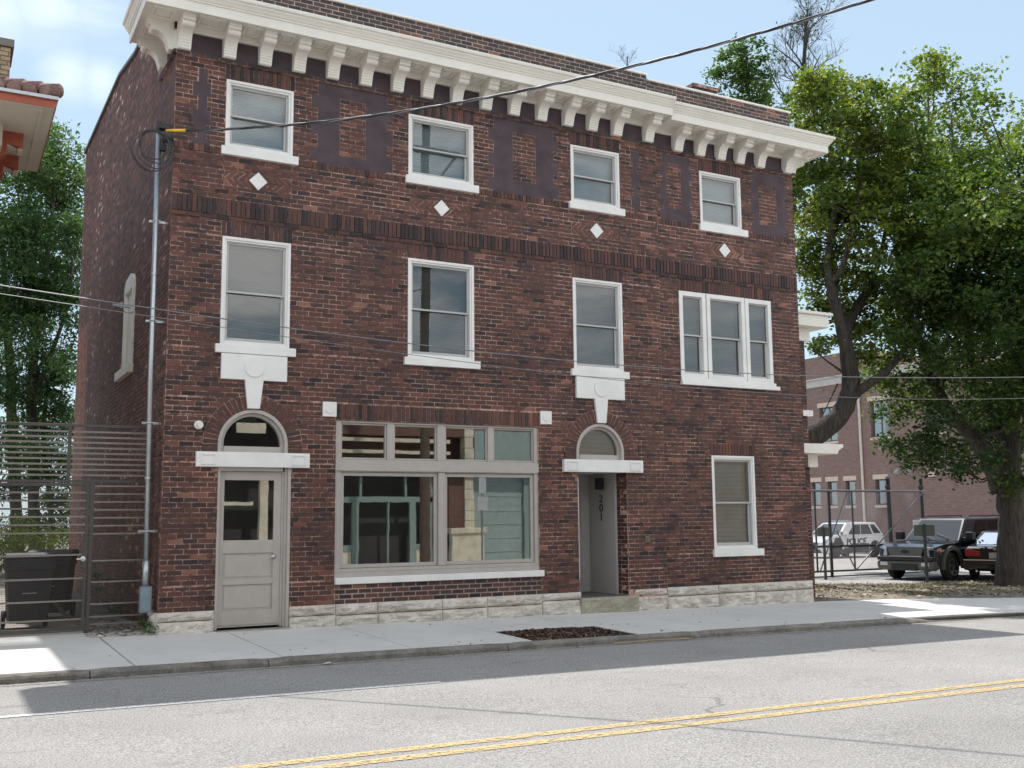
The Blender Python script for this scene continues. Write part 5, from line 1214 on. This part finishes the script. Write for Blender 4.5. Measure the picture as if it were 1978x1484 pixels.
T2C = [(21.68,4.42,13.97,0.57),(23.07,4.66,13.86,0.65),(17.63,1.64,10.95,0.57),(22.83,4.75,12.49,0.89),(19.74,2.98,10.38,0.79),(21.22,2.84,10.64,0.77),(19.43,0.95,11.43,0.41),(23.34,3.26,12.23,0.56),(21.23,1.33,10.31,0.66),(23.36,4.98,10.11,1.0),(20.67,1.69,8.97,0.86),(20.74,3.96,9.43,0.68),(20.75,2.84,7.87,0.75),(23.19,3.21,8.22,0.87),(18.92,2.33,6.64,0.54),(18.36,2.63,5.8,0.51),(22.78,4.79,6.53,0.89),(23.99,4.16,6.68,1.04),(20.92,4.5,5.26,0.64),(23.92,5.79,5.28,0.93),(20.51,1.85,4.52,0.8),(22.12,6.3,4.55,0.61),(18.8,2.6,3.74,0.58),(24.68,5.94,3.92,0.91),(23.51,3.81,3.57,0.84),(20.37,5.21,4.81,0.4),(22.73,7.08,3.71,0.41),(22.21,5.91,3.31,0.54),(23.04,5.53,2.93,0.51),(19.14,1.61,2.67,0.4),(22.03,2.67,2.43,0.43),(20.77,0.08,8.82,1.0),(21.72,0.73,6.99,1.03),(21.85,1.12,4.96,1.04),(26.31,4.21,3.61,1.07),(20.85,0.12,10.67,0.76),(19.14,2.13,12.98,0.29),(21.88,3.33,5.53,0.77),(25.32,4.33,6.03,0.92),(22.11,7.08,5.73,0.47),(22.87,4.97,2.75,0.27),(19.05,2.95,2.87,0.23),(20.11,4.6,6.45,0.54),(20.87,5.38,7.38,0.53),(17.68,1.72,7.3,0.56),(22.94,3.78,9.06,0.73),(20.9,2.64,6.88,0.68),(21.46,3.93,8.48,0.72),(21.81,4.04,10.94,0.73),(22.82,3.45,11.22,0.66),(22.53,2.78,8.63,0.71),(22.27,3.79,4.46,0.71),(19.17,2.4,5.36,0.58),(22.56,2.44,9.27,0.7),(20.68,-0.96,9.77,1.09),(21.82,-0.09,7.87,1.14),(21.87,0.38,5.77,1.15),(22.88,0.91,3.94,1.05),(22.72,-1.01,8.79,1.13),(21.71,-1.36,6.09,1.08),(20.8,1.14,4.39,0.76),(19.16,0.65,6.23,0.73),(20.11,1.87,7.06,0.78),(20.15,0.59,7.32,0.75)]
T3C = [(27.77,19.06,21.87,0.74),(28.19,20.35,21.48,0.72),(28.44,18.82,21.3,0.65),(28.21,18.96,20.34,0.74),(27.07,19.53,20.7,0.46),(28.93,18.91,20.46,0.56),(27.5,18.4,22.02,0.46),(28.04,19.65,19.96,0.94),(30.22,19.5,19.94,0.95)]
TLC = [(-0.0,20.01,13.24,0.66),(0.68,20.46,12.72,0.44),(-0.58,22.03,12.46,0.77),(0.39,21.15,11.82,0.71),(-1.15,21.71,10.98,0.84),(-0.07,21.47,10.54,0.88),(0.69,21.21,9.69,0.65),(-0.99,19.94,8.59,0.8),(0.08,20.34,8.35,0.74),(0.79,19.52,7.36,0.35),(-0.77,20.07,7.09,0.72),(0.35,20.82,6.53,0.63),(-0.96,20.62,5.61,0.64),(0.01,21.41,5.16,0.7),(0.87,20.8,5.05,0.43),(-0.82,18.66,12.51,0.57),(-2.24,21.01,11.34,1.14),(-2.1,21.1,8.71,1.13),(-1.96,22.63,6.63,1.01),(-0.35,19.63,3.63,0.47),(0.59,19.5,3.25,0.54),(-0.83,21.8,2.6,0.49),(0.64,20.62,2.09,0.62),(1.26,21.5,1.11,0.4),(-0.16,20.88,1.3,0.42),(-1.11,20.44,3.98,0.48),(-0.15,21.48,14.14,0.38),(-1.89,19.85,12.38,0.8),(0.41,18.48,10.36,0.39),(0.4,20.38,1.13,0.35),(-0.58,21.16,1.14,0.4),(-0.68,19.36,10.61,0.72),(-0.09,20.54,9.13,0.74),(-0.36,22.47,8.27,0.77),(0.29,18.51,10.03,0.55),(0.49,19.84,8.38,0.52),(-0.11,21.52,6.26,0.7),(0.57,22.29,4.5,0.6),(-0.3,23.24,4.54,0.61),(-1.06,19.4,9.44,0.71),(0.18,19.95,12.23,0.66),(-0.41,21.56,13.15,0.68),(0.59,18.59,6.24,0.37),(-1.03,21.43,8.03,0.66),(0.11,19.8,3.18,0.51),(-0.6,22.6,3.47,0.51)]
T1P = [[(16.43,5.74,0.35,0.403),(16.62,5.35,2.35,0.376),(16.81,5.11,3.25,0.349),(17.2,4.85,3.59,0.322),(17.54,4.62,3.87,0.295),(17.8,4.42,4.26,0.282),(17.88,4.3,4.8,0.282),(17.81,4.25,5.39,0.242),(17.66,4.24,6.06,0.188),(17.48,4.24,6.73,0.161),(17.31,4.25,7.26,0.134),(17.37,4.36,8.12,0.115),(17.59,4.37,8.98,0.096),(17.71,4.31,10.11,0.069),(17.58,4.35,11.53,0.048)],[(17.88,4.35,4.46,0.174),(17.97,3.92,4.72,0.133),(18.24,3.55,5.03,0.106),(18.51,3.26,5.44,0.092),(18.88,3.05,6.1,0.073),(19.12,2.94,7.18,0.053),(19.17,2.73,8.36,0.033)],[(17.3,4.23,7.46,0.094),(17.4,3.96,7.76,0.08),(17.42,3.67,8.51,0.06),(17.53,3.35,9.67,0.04),(17.71,3.11,10.72,0.026)],[(17.66,4.25,6.0,0.134),(18.3,4.49,6.71,0.151),(18.75,4.51,7.24,0.139),(19.1,4.39,7.89,0.091),(19.28,4.13,9.0,0.063),(19.29,3.97,10.1,0.042)],[(17.71,4.35,5.13,0.047),(17.12,4.29,5.36,0.027),(16.65,4.26,5.59,0.02),(16.47,4.34,5.66,0.013)],[(17.58,4.46,4.84,0.027),(17.22,4.37,4.43,0.02),(17.02,4.46,4.03,0.013)]]
T2P = [[(22.77,3.56,-0.6,0.501),(22.71,3.54,-0.19,0.39),(22.65,3.44,0.67,0.334),(22.59,3.34,1.63,0.334),(22.53,3.27,2.32,0.348),(22.64,3.36,2.89,0.322),(22.9,3.42,3.88,0.255),(23.48,3.5,5.07,0.202),(23.98,3.58,6.58,0.161),(23.82,3.41,8.33,0.117),(23.47,3.35,10.08,0.081),(23.14,3.32,11.53,0.044)],[(22.36,3.4,2.05,0.278),(22.04,3.46,2.88,0.223),(21.85,3.71,3.45,0.196),(21.65,4.09,3.97,0.17),(21.5,4.42,4.64,0.143),(21.31,4.63,5.45,0.115),(21.25,4.87,6.43,0.087),(21.11,5.04,7.34,0.066),(21.34,5.06,8.72,0.052)],[(21.5,4.42,4.64,0.1),(21.93,4.83,5.73,0.088),(22.19,5.08,6.99,0.075),(22.03,4.91,8.76,0.067),(21.91,4.75,10.24,0.052),(21.79,4.56,12.02,0.037),(21.67,4.39,13.65,0.022)],[(22.72,3.37,3.31,0.183),(22.88,3.93,4.36,0.144),(22.8,4.35,5.72,0.117),(22.72,4.52,7.24,0.089),(22.67,4.51,9.05,0.067),(22.5,4.33,10.98,0.045),(22.32,4.17,12.75,0.03)],[(22.88,3.38,4.17,0.17),(23.9,3.23,5.35,0.13),(24.8,3.09,6.86,0.103),(25.43,3.05,8.73,0.06)],[(23.48,3.5,5.07,0.13),(23.21,2.9,6.27,0.113),(23.05,2.47,7.47,0.084),(22.89,2.05,9.36,0.056)]]
TLP = [[(0.06,21.6,0.23,0.213),(-0.06,21.42,1.94,0.18),(-0.19,21.21,3.9,0.164),(-0.34,21.05,5.52,0.148),(-0.27,20.73,7.47,0.123),(-0.17,20.44,9.1,0.09),(-0.05,20.09,11.05,0.057),(-0.04,19.8,13.0,0.033)],[(-0.35,22.98,0.2,0.203),(-0.53,22.78,2.3,0.186),(-0.73,22.59,4.31,0.169),(-0.94,22.37,6.66,0.135),(-1.19,22.16,9.01,0.101),(-1.46,21.97,11.35,0.068)],[(-0.29,21.07,5.2,0.098),(0.07,20.69,6.49,0.074),(0.5,20.21,8.12,0.057),(0.59,19.93,9.74,0.033)],[(0.66,23.0,0.26,0.103),(0.49,22.79,2.3,0.086),(0.2,22.65,4.34,0.077),(0.29,22.26,6.72,0.051)]]
T3P = [[(29.01,19.34,17.59,0.117),(28.72,19.26,19.21,0.093),(28.35,19.29,20.37,0.07),(28.01,19.28,21.77,0.047)]]
BTP = [(30.99,19.77,15.08,0.239),(31.09,19.41,17.2,0.203),(31.1,19.09,19.33,0.155),(31.17,18.85,20.75,0.131),(31.2,18.62,22.17,0.095),(31.19,18.42,23.59,0.06),(31.22,18.27,24.54,0.036)]
TWP = [(25.42,24.45,19.66,0.099),(25.27,24.24,21.63,0.062),(25.18,24.15,22.62,0.037),(25.16,24.05,23.36,0.025)]

# ================================================================== TREES
def foliage_mat(name, stops, tr=.45):
    m, nt, b = new_mat(name); out = nt.nodes['Material Output']; a = N(nt, 'ShaderNodeAttribute'); a.attribute_name = 'rnd'
    c = ramp(nt, a.outputs['Fac'], stops); L(nt, c, b.inputs['Base Color']); b.inputs['Roughness'].default_value = .5; b.inputs['Specular IOR Level'].default_value = .35
    t = N(nt, 'ShaderNodeBsdfTranslucent'); c2 = mixc(nt, 1.0, c, (1.7, 1.8, .70), 'MULTIPLY'); L(nt, c2, t.inputs['Color'])
    mx = N(nt, 'ShaderNodeMixShader'); mx.inputs[0].default_value = tr; L(nt, b.outputs[0], mx.inputs[1]); L(nt, t.outputs[0], mx.inputs[2]); L(nt, mx.outputs[0], out.inputs['Surface']); return m
bark, nt, b = new_mat('furrowed dark bark'); mpB = N(nt, 'ShaderNodeMapping'); mpB.inputs['Scale'].default_value = (16, 16, 2.2); L(nt, coords(nt), mpB.inputs['Vector'])
nB = noise(nt, mpB.outputs[0], 1.0, 7, .65, .6); L(nt, ramp(nt, nB, [(.32, (.030,.025,.021)), (.68, (.125,.108,.092))]), b.inputs['Base Color']); b.inputs['Roughness'].default_value = .95; bump(nt, b, nB, 1.0, .05)
twig_m = M('grey twig bark', (.085,.075,.07), .9)
def leaf_cloud(cl, dens, size, bias=lambda p: 0, droop=0, aspect=.62, gap=.0, puff=.25, up=.6):
    """cl: (x, y, z, r) clumps; leaves gathered in puffs so that gaps and light/dark masses appear"""
    V, Rn, subs = [], [], []
    for (x, y, z, r) in cl:
        ns = max(3, int(r*r*44*dens)); P = rng.normal(size=(ns, 3)); P /= np.linalg.norm(P, axis=1)[:, None]; P *= (rng.uniform(.2, 1.15, (ns, 1))**.55) * r * 1.22
        P[:max(1, ns//14)] *= 1.28; P[:, 2] *= .85; P += (x, y, z); cb = rng.normal(0, .09)
        for p in P:
            subs.append((p, (x, y, z)))
            n = int(rng.uniform(40, 90)); q = rng.normal(size=(n, 3)) * puff * rng.uniform(.6, 1.15) * np.array([1, 1, .62]) + p
            n_ = rng.normal(size=(n, 3)); n_[:, 2] = np.abs(n_[:, 2]) + up; n_ /= np.linalg.norm(n_, axis=1)[:, None]
            t = rng.normal(size=(n, 3)); t[:, 2] -= droop; t -= n_ * (t * n_).sum(1)[:, None]; t /= np.linalg.norm(t, axis=1)[:, None]
            s = np.cross(n_, t); L_ = size * rng.uniform(.6, 1.25, (n, 1)); w_ = L_ * aspect * .5
            fold = n_ * L_ * .10
            quad = np.stack([q - t*L_*.5, q + s*w_ + fold, q + t*L_*.5, q - s*w_ + fold], 1)
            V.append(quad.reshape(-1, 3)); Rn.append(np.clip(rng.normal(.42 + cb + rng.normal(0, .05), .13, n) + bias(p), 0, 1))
    V = np.concatenate(V); return V, np.arange(len(V)).reshape(-1, 4), np.concatenate(Rn), subs
def tree(name, label, paths, cl, fol, dens, size, bias=lambda p: 0, trunk_m=None, group=None, twigs=True, **kw):
    base = paths[0][0]; t = thing(name, label, 'tree', base[:3], group=group)
    mb = MB(); allp = []
    for pth in paths:
        p = [Vector(q[:3]) for q in pth]; rr = [q[3] for q in pth]; P2, R2 = [], []
        for i in range(len(p)-1):
            a, b, c, d = p[max(i-1, 0)], p[i], p[i+1], p[min(i+2, len(p)-1)]
            for k in range(4):
                s = k/4; P2.append(.5*((2*b)+(c-a)*s+(2*a-5*b+4*c-d)*s*s+(3*b-a-3*c+d)*s**3) + Vector((random.gauss(0,1),random.gauss(0,1),0))*rr[i]*.06); R2.append((rr[i]+(rr[i+1]-rr[i])*s)*random.uniform(.95,1.06))
        P2.append(p[-1]); R2.append(rr[-1]); mb.tube(P2, R2, 12); allp += list(zip(P2, R2))
    V, F, Rn, subs = leaf_cloud(cl, dens, size, bias, **kw)
    pts = np.array([tuple(a[0]) for a in allp])
    def nearest(c, lim=None):
        d = np.linalg.norm(pts - np.array(c), axis=1) + np.maximum(0, pts[:, 2] - c[2] + .3)*1.2; return allp[int(d.argmin())]
    if twigs:
        for (x, y, z, r) in cl:
            q, qr = nearest((x, y, z)); c = Vector((x, y, z)); m = q.lerp(c, .5) + Vector((random.gauss(0,.15), random.gauss(0,.15), random.gauss(0,.15)-.1)); br = min(qr*.7, .02+.035*r)
            mb.tube([q, m, c], [br, br*.7, br*.4], 6)
        for s_, c in subs[::6]:
            c = Vector(c); p = Vector(s_); m = c.lerp(p, .5) + Vector((random.gauss(0,.06), random.gauss(0,.06), random.gauss(0,.06))); mb.tube([c, m, p], [.014, .010, .005], 4, caps=False)
    mb.bw('trunk', trunk_m or bark, t, smooth=True)
    wp(np_mesh('crown', V, F, fol, Rn, parent=t), t); return t
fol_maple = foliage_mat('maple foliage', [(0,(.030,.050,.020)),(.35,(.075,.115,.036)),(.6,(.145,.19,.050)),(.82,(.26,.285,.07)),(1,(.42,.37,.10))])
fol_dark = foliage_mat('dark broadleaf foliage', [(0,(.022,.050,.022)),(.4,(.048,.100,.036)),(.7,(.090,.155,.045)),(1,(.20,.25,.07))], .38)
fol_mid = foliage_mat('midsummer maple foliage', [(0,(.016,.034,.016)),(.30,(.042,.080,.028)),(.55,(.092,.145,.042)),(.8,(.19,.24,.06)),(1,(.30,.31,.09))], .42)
fol_walnut = foliage_mat('pinnate foliage', [(0,(.026,.055,.030)),(.4,(.062,.120,.058)),(.7,(.12,.19,.085)),(1,(.24,.31,.13))], .40)
T1P = [[(a, b, c, r*.86) for a, b, c, r in p] for p in T1P]
tree('maple_tree', 'yellow-green maple with a bent dark trunk rising from behind the brick building', T1P, T1C, fol_maple, 1.05, .14, lambda p: .07 + .06*min(3, max(-3, (p[2]-8.5)/2)), puff=.20)  # yellowish leaves; sunlight on the crown top is also painted in by height
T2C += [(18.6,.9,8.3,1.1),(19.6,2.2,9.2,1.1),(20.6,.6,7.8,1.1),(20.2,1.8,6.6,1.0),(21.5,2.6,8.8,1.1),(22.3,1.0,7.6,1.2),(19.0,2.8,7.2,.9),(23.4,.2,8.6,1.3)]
tree('maple_tree', 'big dark-green tree with a thick furrowed trunk at the right edge beside the sedan', T2P, T2C, fol_mid, .80, .145, lambda p: .04 + .09*min(3, max(-2.4, (p[2]-7.5)/2.5)))  # leaf colour lightens upwards, imitating sun on the crown top
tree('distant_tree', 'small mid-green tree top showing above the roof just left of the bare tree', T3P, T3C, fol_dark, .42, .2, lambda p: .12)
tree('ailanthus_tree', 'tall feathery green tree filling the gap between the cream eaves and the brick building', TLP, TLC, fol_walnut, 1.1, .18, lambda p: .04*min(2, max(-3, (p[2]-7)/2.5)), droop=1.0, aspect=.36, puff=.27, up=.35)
# bare trees: recursive branching
def bare(name, label, path, seed, lens, n0, leaf=0):
    rnd = random.Random(seed); t = thing(name, label, 'tree', path[0][:3]); mb = MB(); lv = []
    mb.tube([p[:3] for p in path], [p[3] for p in path], 8)
    def grow(p, d, ln, r, lev):
        pts = [p]; dd = d.copy()
        for i in range(4):
            dd = (dd + Vector((rnd.gauss(0,.13), rnd.gauss(0,.13), rnd.gauss(.05,.08)))).normalized(); pts.append(pts[-1] + dd*ln/4)
        mb.tube(pts, [r, r*.85, r*.7, r*.55, r*.4], 4 if lev > 0 else 6, caps=False)
        if lev < 3:
            for k in range((6, 6, 5)[lev]):
                s = rnd.uniform(.3, 1.0); i = min(3, int(s*4)); q = pts[i].lerp(pts[i+1], s*4-i)
                side = Vector((rnd.gauss(0,1), rnd.gauss(0,1), rnd.gauss(.1,.6))).normalized(); nd = (dd*.85 + side*.75).normalized()
                grow(q, nd, ln*rnd.uniform(.42,.62), r*.42, lev+1)
        elif rnd.random() < leaf: lv.append(pts[-1])
    for i in range(2, len(path)-1):
        a, b = Vector(path[i][:3]), Vector(path[i+1][:3])
        for k in range(n0):
            p = a.lerp(b, rnd.random()); ang = rnd.uniform(0, 6.3); d = Vector((math.cos(ang)*.8, math.sin(ang)*.8, rnd.uniform(.7,1.4))).normalized(); grow(p, d, lens*rnd.uniform(.6,1.1)*(1-.08*i), path[i][3]*.38, 0)
    mb.bw('trunk', twig_m, t)
    if lv:
        V, F, Rn = [], [], []
        for p in lv:
            for _ in range(2):
                q = np.array(p) + rng.normal(0, .05, 3); a = rng.normal(size=3)*.035; b = rng.normal(size=3)*.025; F.append([len(V)*4+i for i in range(4)]); V.append(np.array([q-a, q+b, q+a, q-b])); Rn.append(rng.uniform(0,.6))
        wp(np_mesh('crown', np.concatenate(V), np.array(F), fol_dark, np.array(Rn), parent=t), t)
bare('bare_tree', 'nearly leafless dark tree standing against the sky above the yellow-green crown', BTP, 5, 2.6, 5, .10)
bare('bare_treetop', 'tiny leafless twig tops poking above the step in the brick parapet', TWP, 9, 1.0, 3)
# climbing weeds by the corner
V, F, Rn, _s = leaf_cloud([(-.06,-.02,.02,.10),(-.10,.15,.05,.10),(-.35,3.2,.5,.18),(-.2,2.6,.15,.15)], 3, .035, puff=.05)
np_mesh('weeds', V, F, fol_walnut, Rn, kind='stuff', label='small green weeds growing at the foot of the left building corner', category='weeds')
# low shrubs far behind the yard
tree('yard_shrub', 'sunlit pale green shrub seen through the gate mesh behind the bins', [[(-2.0,17.5,-.1,.04),(-1.9,17.5,.9,.02)]], [(-2.2,17.5,.5,.7),(-1.2,18,.6,.7),(-.2,18.5,.9,.8),(-3.2,17,.8,.8)], fol_maple, 1.0, .12, lambda p: .2, twigs=False)

# ================================================================== ACROSS THE STREET (behind the camera; seen only in the shop glass)
oy = -16.2
op = thing('green_storefront', 'sage green shopfront of the house across the street, mirrored in the shop window', 'building', (10, oy, 0))
green = M('sage green joinery', (.24,.31,.27), .5, var=.06); cream_s = stone_mat('cream rusticated stone', (.50,.44,.31), (.76,.70,.54), 4, .8); opb = plain_brick('opposite brown brick', (.12,.055,.040), (.17,.08,.06), (.16,.12,.10)); tanb = plain_brick('opposite tan brick', (.42,.34,.26), (.52,.43,.33), (.5,.45,.4)); panel_g = M('grey green door boards', (.30,.37,.34), .6)
Y = oy
mb = MB(); mb.box(-30, -12.001, Y-6, Y, -.4, 6.0); mb.box(15.601, 40, Y-6, Y, -.4, 6.4); mb.bw('wall', tanb, op)
mb = MB(); mb.box(-12, 2.0, Y-6, Y, -.4, 6.0); mb.box(2.0, 8.0, Y-6, Y-1.2, -.4, 6.0); mb.box(2.0, 8.0, Y-1.199, Y, 4.7, 6.0); mb.box(8.0, 15.6, Y-6, Y-.6, -.4, 6.0); mb.box(8.0, 15.6, Y-.599, Y, 4.15, 6.0); mb.box(12.05,12.62,Y-.598,Y,-.3,3.0); mb.bw('wall', opb, op)
for (z, h_) in ((3.92,.12),(3.55,.10)): m = MB(); m.box(7.6, 12.0, Y+.001, Y+.22, z, z+h_); m.bw('cream_band', cream_s, op)
m = MB(); m.box(8.0, 15.6, Y+.001, Y+.25, 3.05, 3.20); m.bw('fascia', green, op)
for (a, b, c, d) in ((8.0,11.45,2.0,2.17),(8.95,9.03,2.17,3.05),(10.48,10.56,2.17,3.05),(8.72,8.93,0,2.0),(10.66,10.88,0,2.0),(11.3,11.45,0,3.05),(9.9,9.95,0,2.0)): m = MB(); m.box(a, b, Y-.1, Y+.02, c, d); m.bw('shopfront_post', green, op)
for a, b in ((8.25,8.70),(10.9,11.32)): m = MB(); m.box(a, b, Y-.08, Y+.0, 0, .48); m.bw('stall_panel', cream_s, op); m = MB(); m.box(a-.02, b+.02, Y-.08, Y+.02, .481, .66); m.bw('stall_rail', green, op)
m = MB(); m.box(8.0, 11.9, Y-.55, Y-.5, -.3, 3.0); m.bw('dark_interior', dark_in, op)
m = MB(); m.box(2.0, 8.0, Y-1.19, Y-1.1, -.3, 4.6); m.bw('dark_interior', dark_in, op)
for (a, b, c, d, q) in ((2.0,5.6,1.92,2.03,0),(4.45,4.6,0,1.9,1),(5.80,6.05,0,3.2,0),(2.0,8.0,3.25,3.45,1),(6.4,6.6,0,3.2,1)): m = MB(); m.box(a, b, Y-.3, Y-.1, c, d); m.bw('porch_frame', green if q else cream_s, op)
m = MB(); m.box(13.0, 15.599, Y+.001, Y+.03, 3.21, 4.4); m.bw('upper_boards', panel_g, op)
for k in range(13):
    m = MB(); w_ = random.uniform(.02,.07); m.box(12.62, 12.90+w_, Y-.3, Y+.08, .0+.345*k+.012, .345*(k+1)); m.bw('quoin', cream_s, op, bevel=.01)
m = MB(); m.box(12.05, 13.25, Y-.2, Y+.25, 0, .98); m.box(12.0, 13.32, Y-.2, Y+.30, .981, 1.15); m.bw('pier_base', cream_s, op, bevel=.015)
m = MB(); m.box(5.05, 5.95, Y-.2, Y-.1, 4.10, 4.40); m.bw('added_mirror_patch', cream_s, op)  # pale panel added only so the door transom mirrors a light patch
m = MB(); m.box(13.0, 15.5, Y-.3, Y-.1, -.2, 3.0)
mg = m.bw('door_leaf', panel_g, op)
for z in (.35,.80,1.25,1.7,2.2,2.6): m = MB(); m.box(13.4, 15.1, Y-.0999, Y-.085, z, z+.02); m.bw('board_line', M('pale board line', (.45,.50,.47), .6) if z == .35 else bpy.data.materials['pale board line'], mg)
m = MB(); m.box(14.9, 15.1, Y-.05, Y+.02, 0, 3.0); m.bw('shopfront_post', green, op)
for k in range(5):
    for zz in (5.0,):
        m = MB(); x = -9 + k*2.2; m.box(x, x+1.1, Y+.001, Y+.03, zz-1.0, zz+.6); wd = m.bw('window', white, op); m = MB(); m.box(x+.1, x+1.0, Y+.031, Y+.035, zz-.9, zz+.5); m.bw('pane', M('dull pane', (.10,.12,.13), .1) if k == 0 else bpy.data.materials['dull pane'], wd)
pl = thing('utility_pole', 'weathered wooden utility pole on the far kerb, mirrored in the shop window', 'pole', (9.70, -12.8, -.1))
m = MB(); m.tube([(0,0,-.2),(0,0,4),(0,0,13.6)], [.16,.145,.12], 14); m.build('pole', M('weathered pole timber', (.12,.085,.06), .9, var=.3, scale=4), pl)
m = MB(); m.box(-1.1,1.1,-.06,.06,12.6,12.75); m.tube([(0,0,11.2),(1.0,0,12.6)], .04, 6); m.tube([(0,0,11.2),(-1.0,0,12.6)], .04, 6); m.build('crossarm', M('crossarm timber', (.20,.15,.11), .9), pl)
sp = thing('parking_sign', 'parking sign on a thin galvanised post at the far kerb, mirrored in the shop window', 'sign', (11.28, -12.25, -.05))
m = MB(); m.tube([(0,0,-.2),(0,0,2.75)], .028, 8); m.build('post', galv, sp)
for (a, b, c, d) in ((-.17,.17,1.75,2.15),(-.12,.12,2.25,2.75)): m = MB(); m.box(a, b, .029, .034, c, d); m.build('sign_plate', M('white sign sheet', (.55,.57,.56), .5) if c < 2 else bpy.data.materials['white sign sheet'], sp)
# street tree on the far side, reflected in the upper windows
tree('street_tree', 'tall street tree across the road whose branches are mirrored in the upper windows', [[(-1.5,-19.5,-.2,.25),(-1.2,-19.4,4,.2),(-.6,-19.3,8,.15),(.2,-19.2,12,.09),(1.0,-19,15,.05)],[(-1.0,-19.4,6,.14),(1.2,-19.3,9,.10),(2.8,-19.2,12,.06)],[(-.6,-19.3,8,.12),(-2.2,-19.5,11,.08),(-3,-19.5,13.5,.04)]], [(1.2,-19.5,15,1.3),(3,-19.3,12.5,1.3),(-3,-19.5,13.5,1.4),(-.5,-20,12.5,1.2),(-1.8,-20,10,1.0)], fol_dark, .35, .2)
CLOUDS_AND_FILL = [((.055,.902,.432),.055),((.02,.91,.415),.04),((.10,.897,.437),.045),((.076,.923,.377),.03),((.103,.921,.376),.026),((.117,.921,.371),.018),((.717,.60,.355),.03),((.2,-.8,.55),.9),((-.5,-.7,.5),.8),((.9,-.3,.5),.6),((-.9,-.1,.5),.5)]  # those behind the camera are unseen bright clouds added as fill light

# ================================================================== LIGHT, SKY, CAMERA
SUN = Vector((.14, .485, 1.0)).normalized()
sl = bpy.data.lights.new('sun', 'SUN'); sl.energy = 2.45; sl.angle = R(.53); sl.color = (1.0, .965, .92)
so = bpy.data.objects.new('sun', sl); COL.objects.link(so); so.rotation_euler = SUN.to_track_quat('Z', 'Y').to_euler(); so.location = (10, 20, 40)
w = bpy.data.worlds.new('World'); S.world = w; w.use_nodes = True; nt = w.node_tree
bg = nt.nodes['Background']; sky = nt.nodes.new('ShaderNodeTexSky'); sky.sky_type = 'NISHITA'; sky.sun_disc = False
sky.sun_elevation = math.asin(SUN.z); sky.sun_rotation = math.atan2(SUN.x, SUN.y); sky.dust_density = .8; sky.ozone_density = 1.0; sky.air_density = 1.0; sky.altitude = 100
tc = nt.nodes.new('ShaderNodeTexCoord')
mp = N(nt, 'ShaderNodeMapping'); mp.inputs['Scale'].default_value = (2.2, 2.2, 9.0); L(nt, tc.outputs['Generated'], mp.inputs['Vector'])
cl = noise(nt, mp.outputs[0], 1.6, 9, .62, .4)
sep = nt.nodes.new('ShaderNodeSeparateXYZ'); L(nt, tc.outputs['Generated'], sep.inputs[0])
def blob(d, r):
    n = N(nt, 'ShaderNodeVectorMath', operation='DISTANCE'); L(nt, tc.outputs['Generated'], n.inputs[0]); n.inputs[1].default_value = Vector(d).normalized()
    return ramp(nt, n.outputs['Value'], [(r * .15, 1.0), (r, 0.0)])
msk = None
for d, r in (CLOUDS_AND_FILL):
    b_ = blob(d, r)
    if d[1] > .5: b_ = mixc(nt, 1.0, b_, (.15, .15, .15), 'MULTIPLY')
    msk = b_ if msk is None else mixc(nt, 1.0, msk, b_, 'LIGHTEN')
thin = ramp(nt, cl, [(.40, 0.0), (.62, 1.0)])
cf = mixc(nt, 1.0, thin, msk, 'MULTIPLY')
haze_ = ramp(nt, sep.outputs['Z'], [(0.0, .75), (.5, .6), (.9, .5)])
skyc = mixc(nt, haze_, sky.outputs[0], (3.95, 5.1, 6.0))
skyc = mixc(nt, cf, skyc, (16.0, 15.4, 14.6))
L(nt, skyc, bg.inputs['Color']); bg.inputs['Strength'].default_value = .088
cam = bpy.data.cameras.new('camera'); co_ = bpy.data.objects.new('camera', cam); COL.objects.link(co_); S.camera = co_
cam.sensor_width = 36; cam.lens = 36 * 2011.53 / 1978; cam.clip_end = 2000; cam.clip_start = .1
yaw, pitch, roll = R(28.666), R(7.265), R(-.5337)
fw = Vector((math.sin(yaw)*math.cos(pitch), math.cos(yaw)*math.cos(pitch), math.sin(pitch)))
r0 = Vector((math.cos(yaw), -math.sin(yaw), 0)); u0 = r0.cross(fw)
r_ = r0*math.cos(roll) + u0*math.sin(roll); u_ = -r0*math.sin(roll) + u0*math.cos(roll)
mt = Matrix((( r_.x, u_.x, -fw.x, -2.676), (r_.y, u_.y, -fw.y, -15.0), (r_.z, u_.z, -fw.z, 1.502), (0,0,0,1)))
co_.matrix_world = mt
S.view_settings.view_transform = 'Standard'; S.view_settings.look = 'None'; S.view_settings.exposure = .92; S.view_settings.gamma = 1
S.cycles.use_denoising = True
S.cycles.max_bounces = 8; S.cycles.transparent_max_bounces = 24; S.cycles.caustics_reflective = False; S.cycles.caustics_refractive = False
S.cycles.sample_clamp_indirect = 8
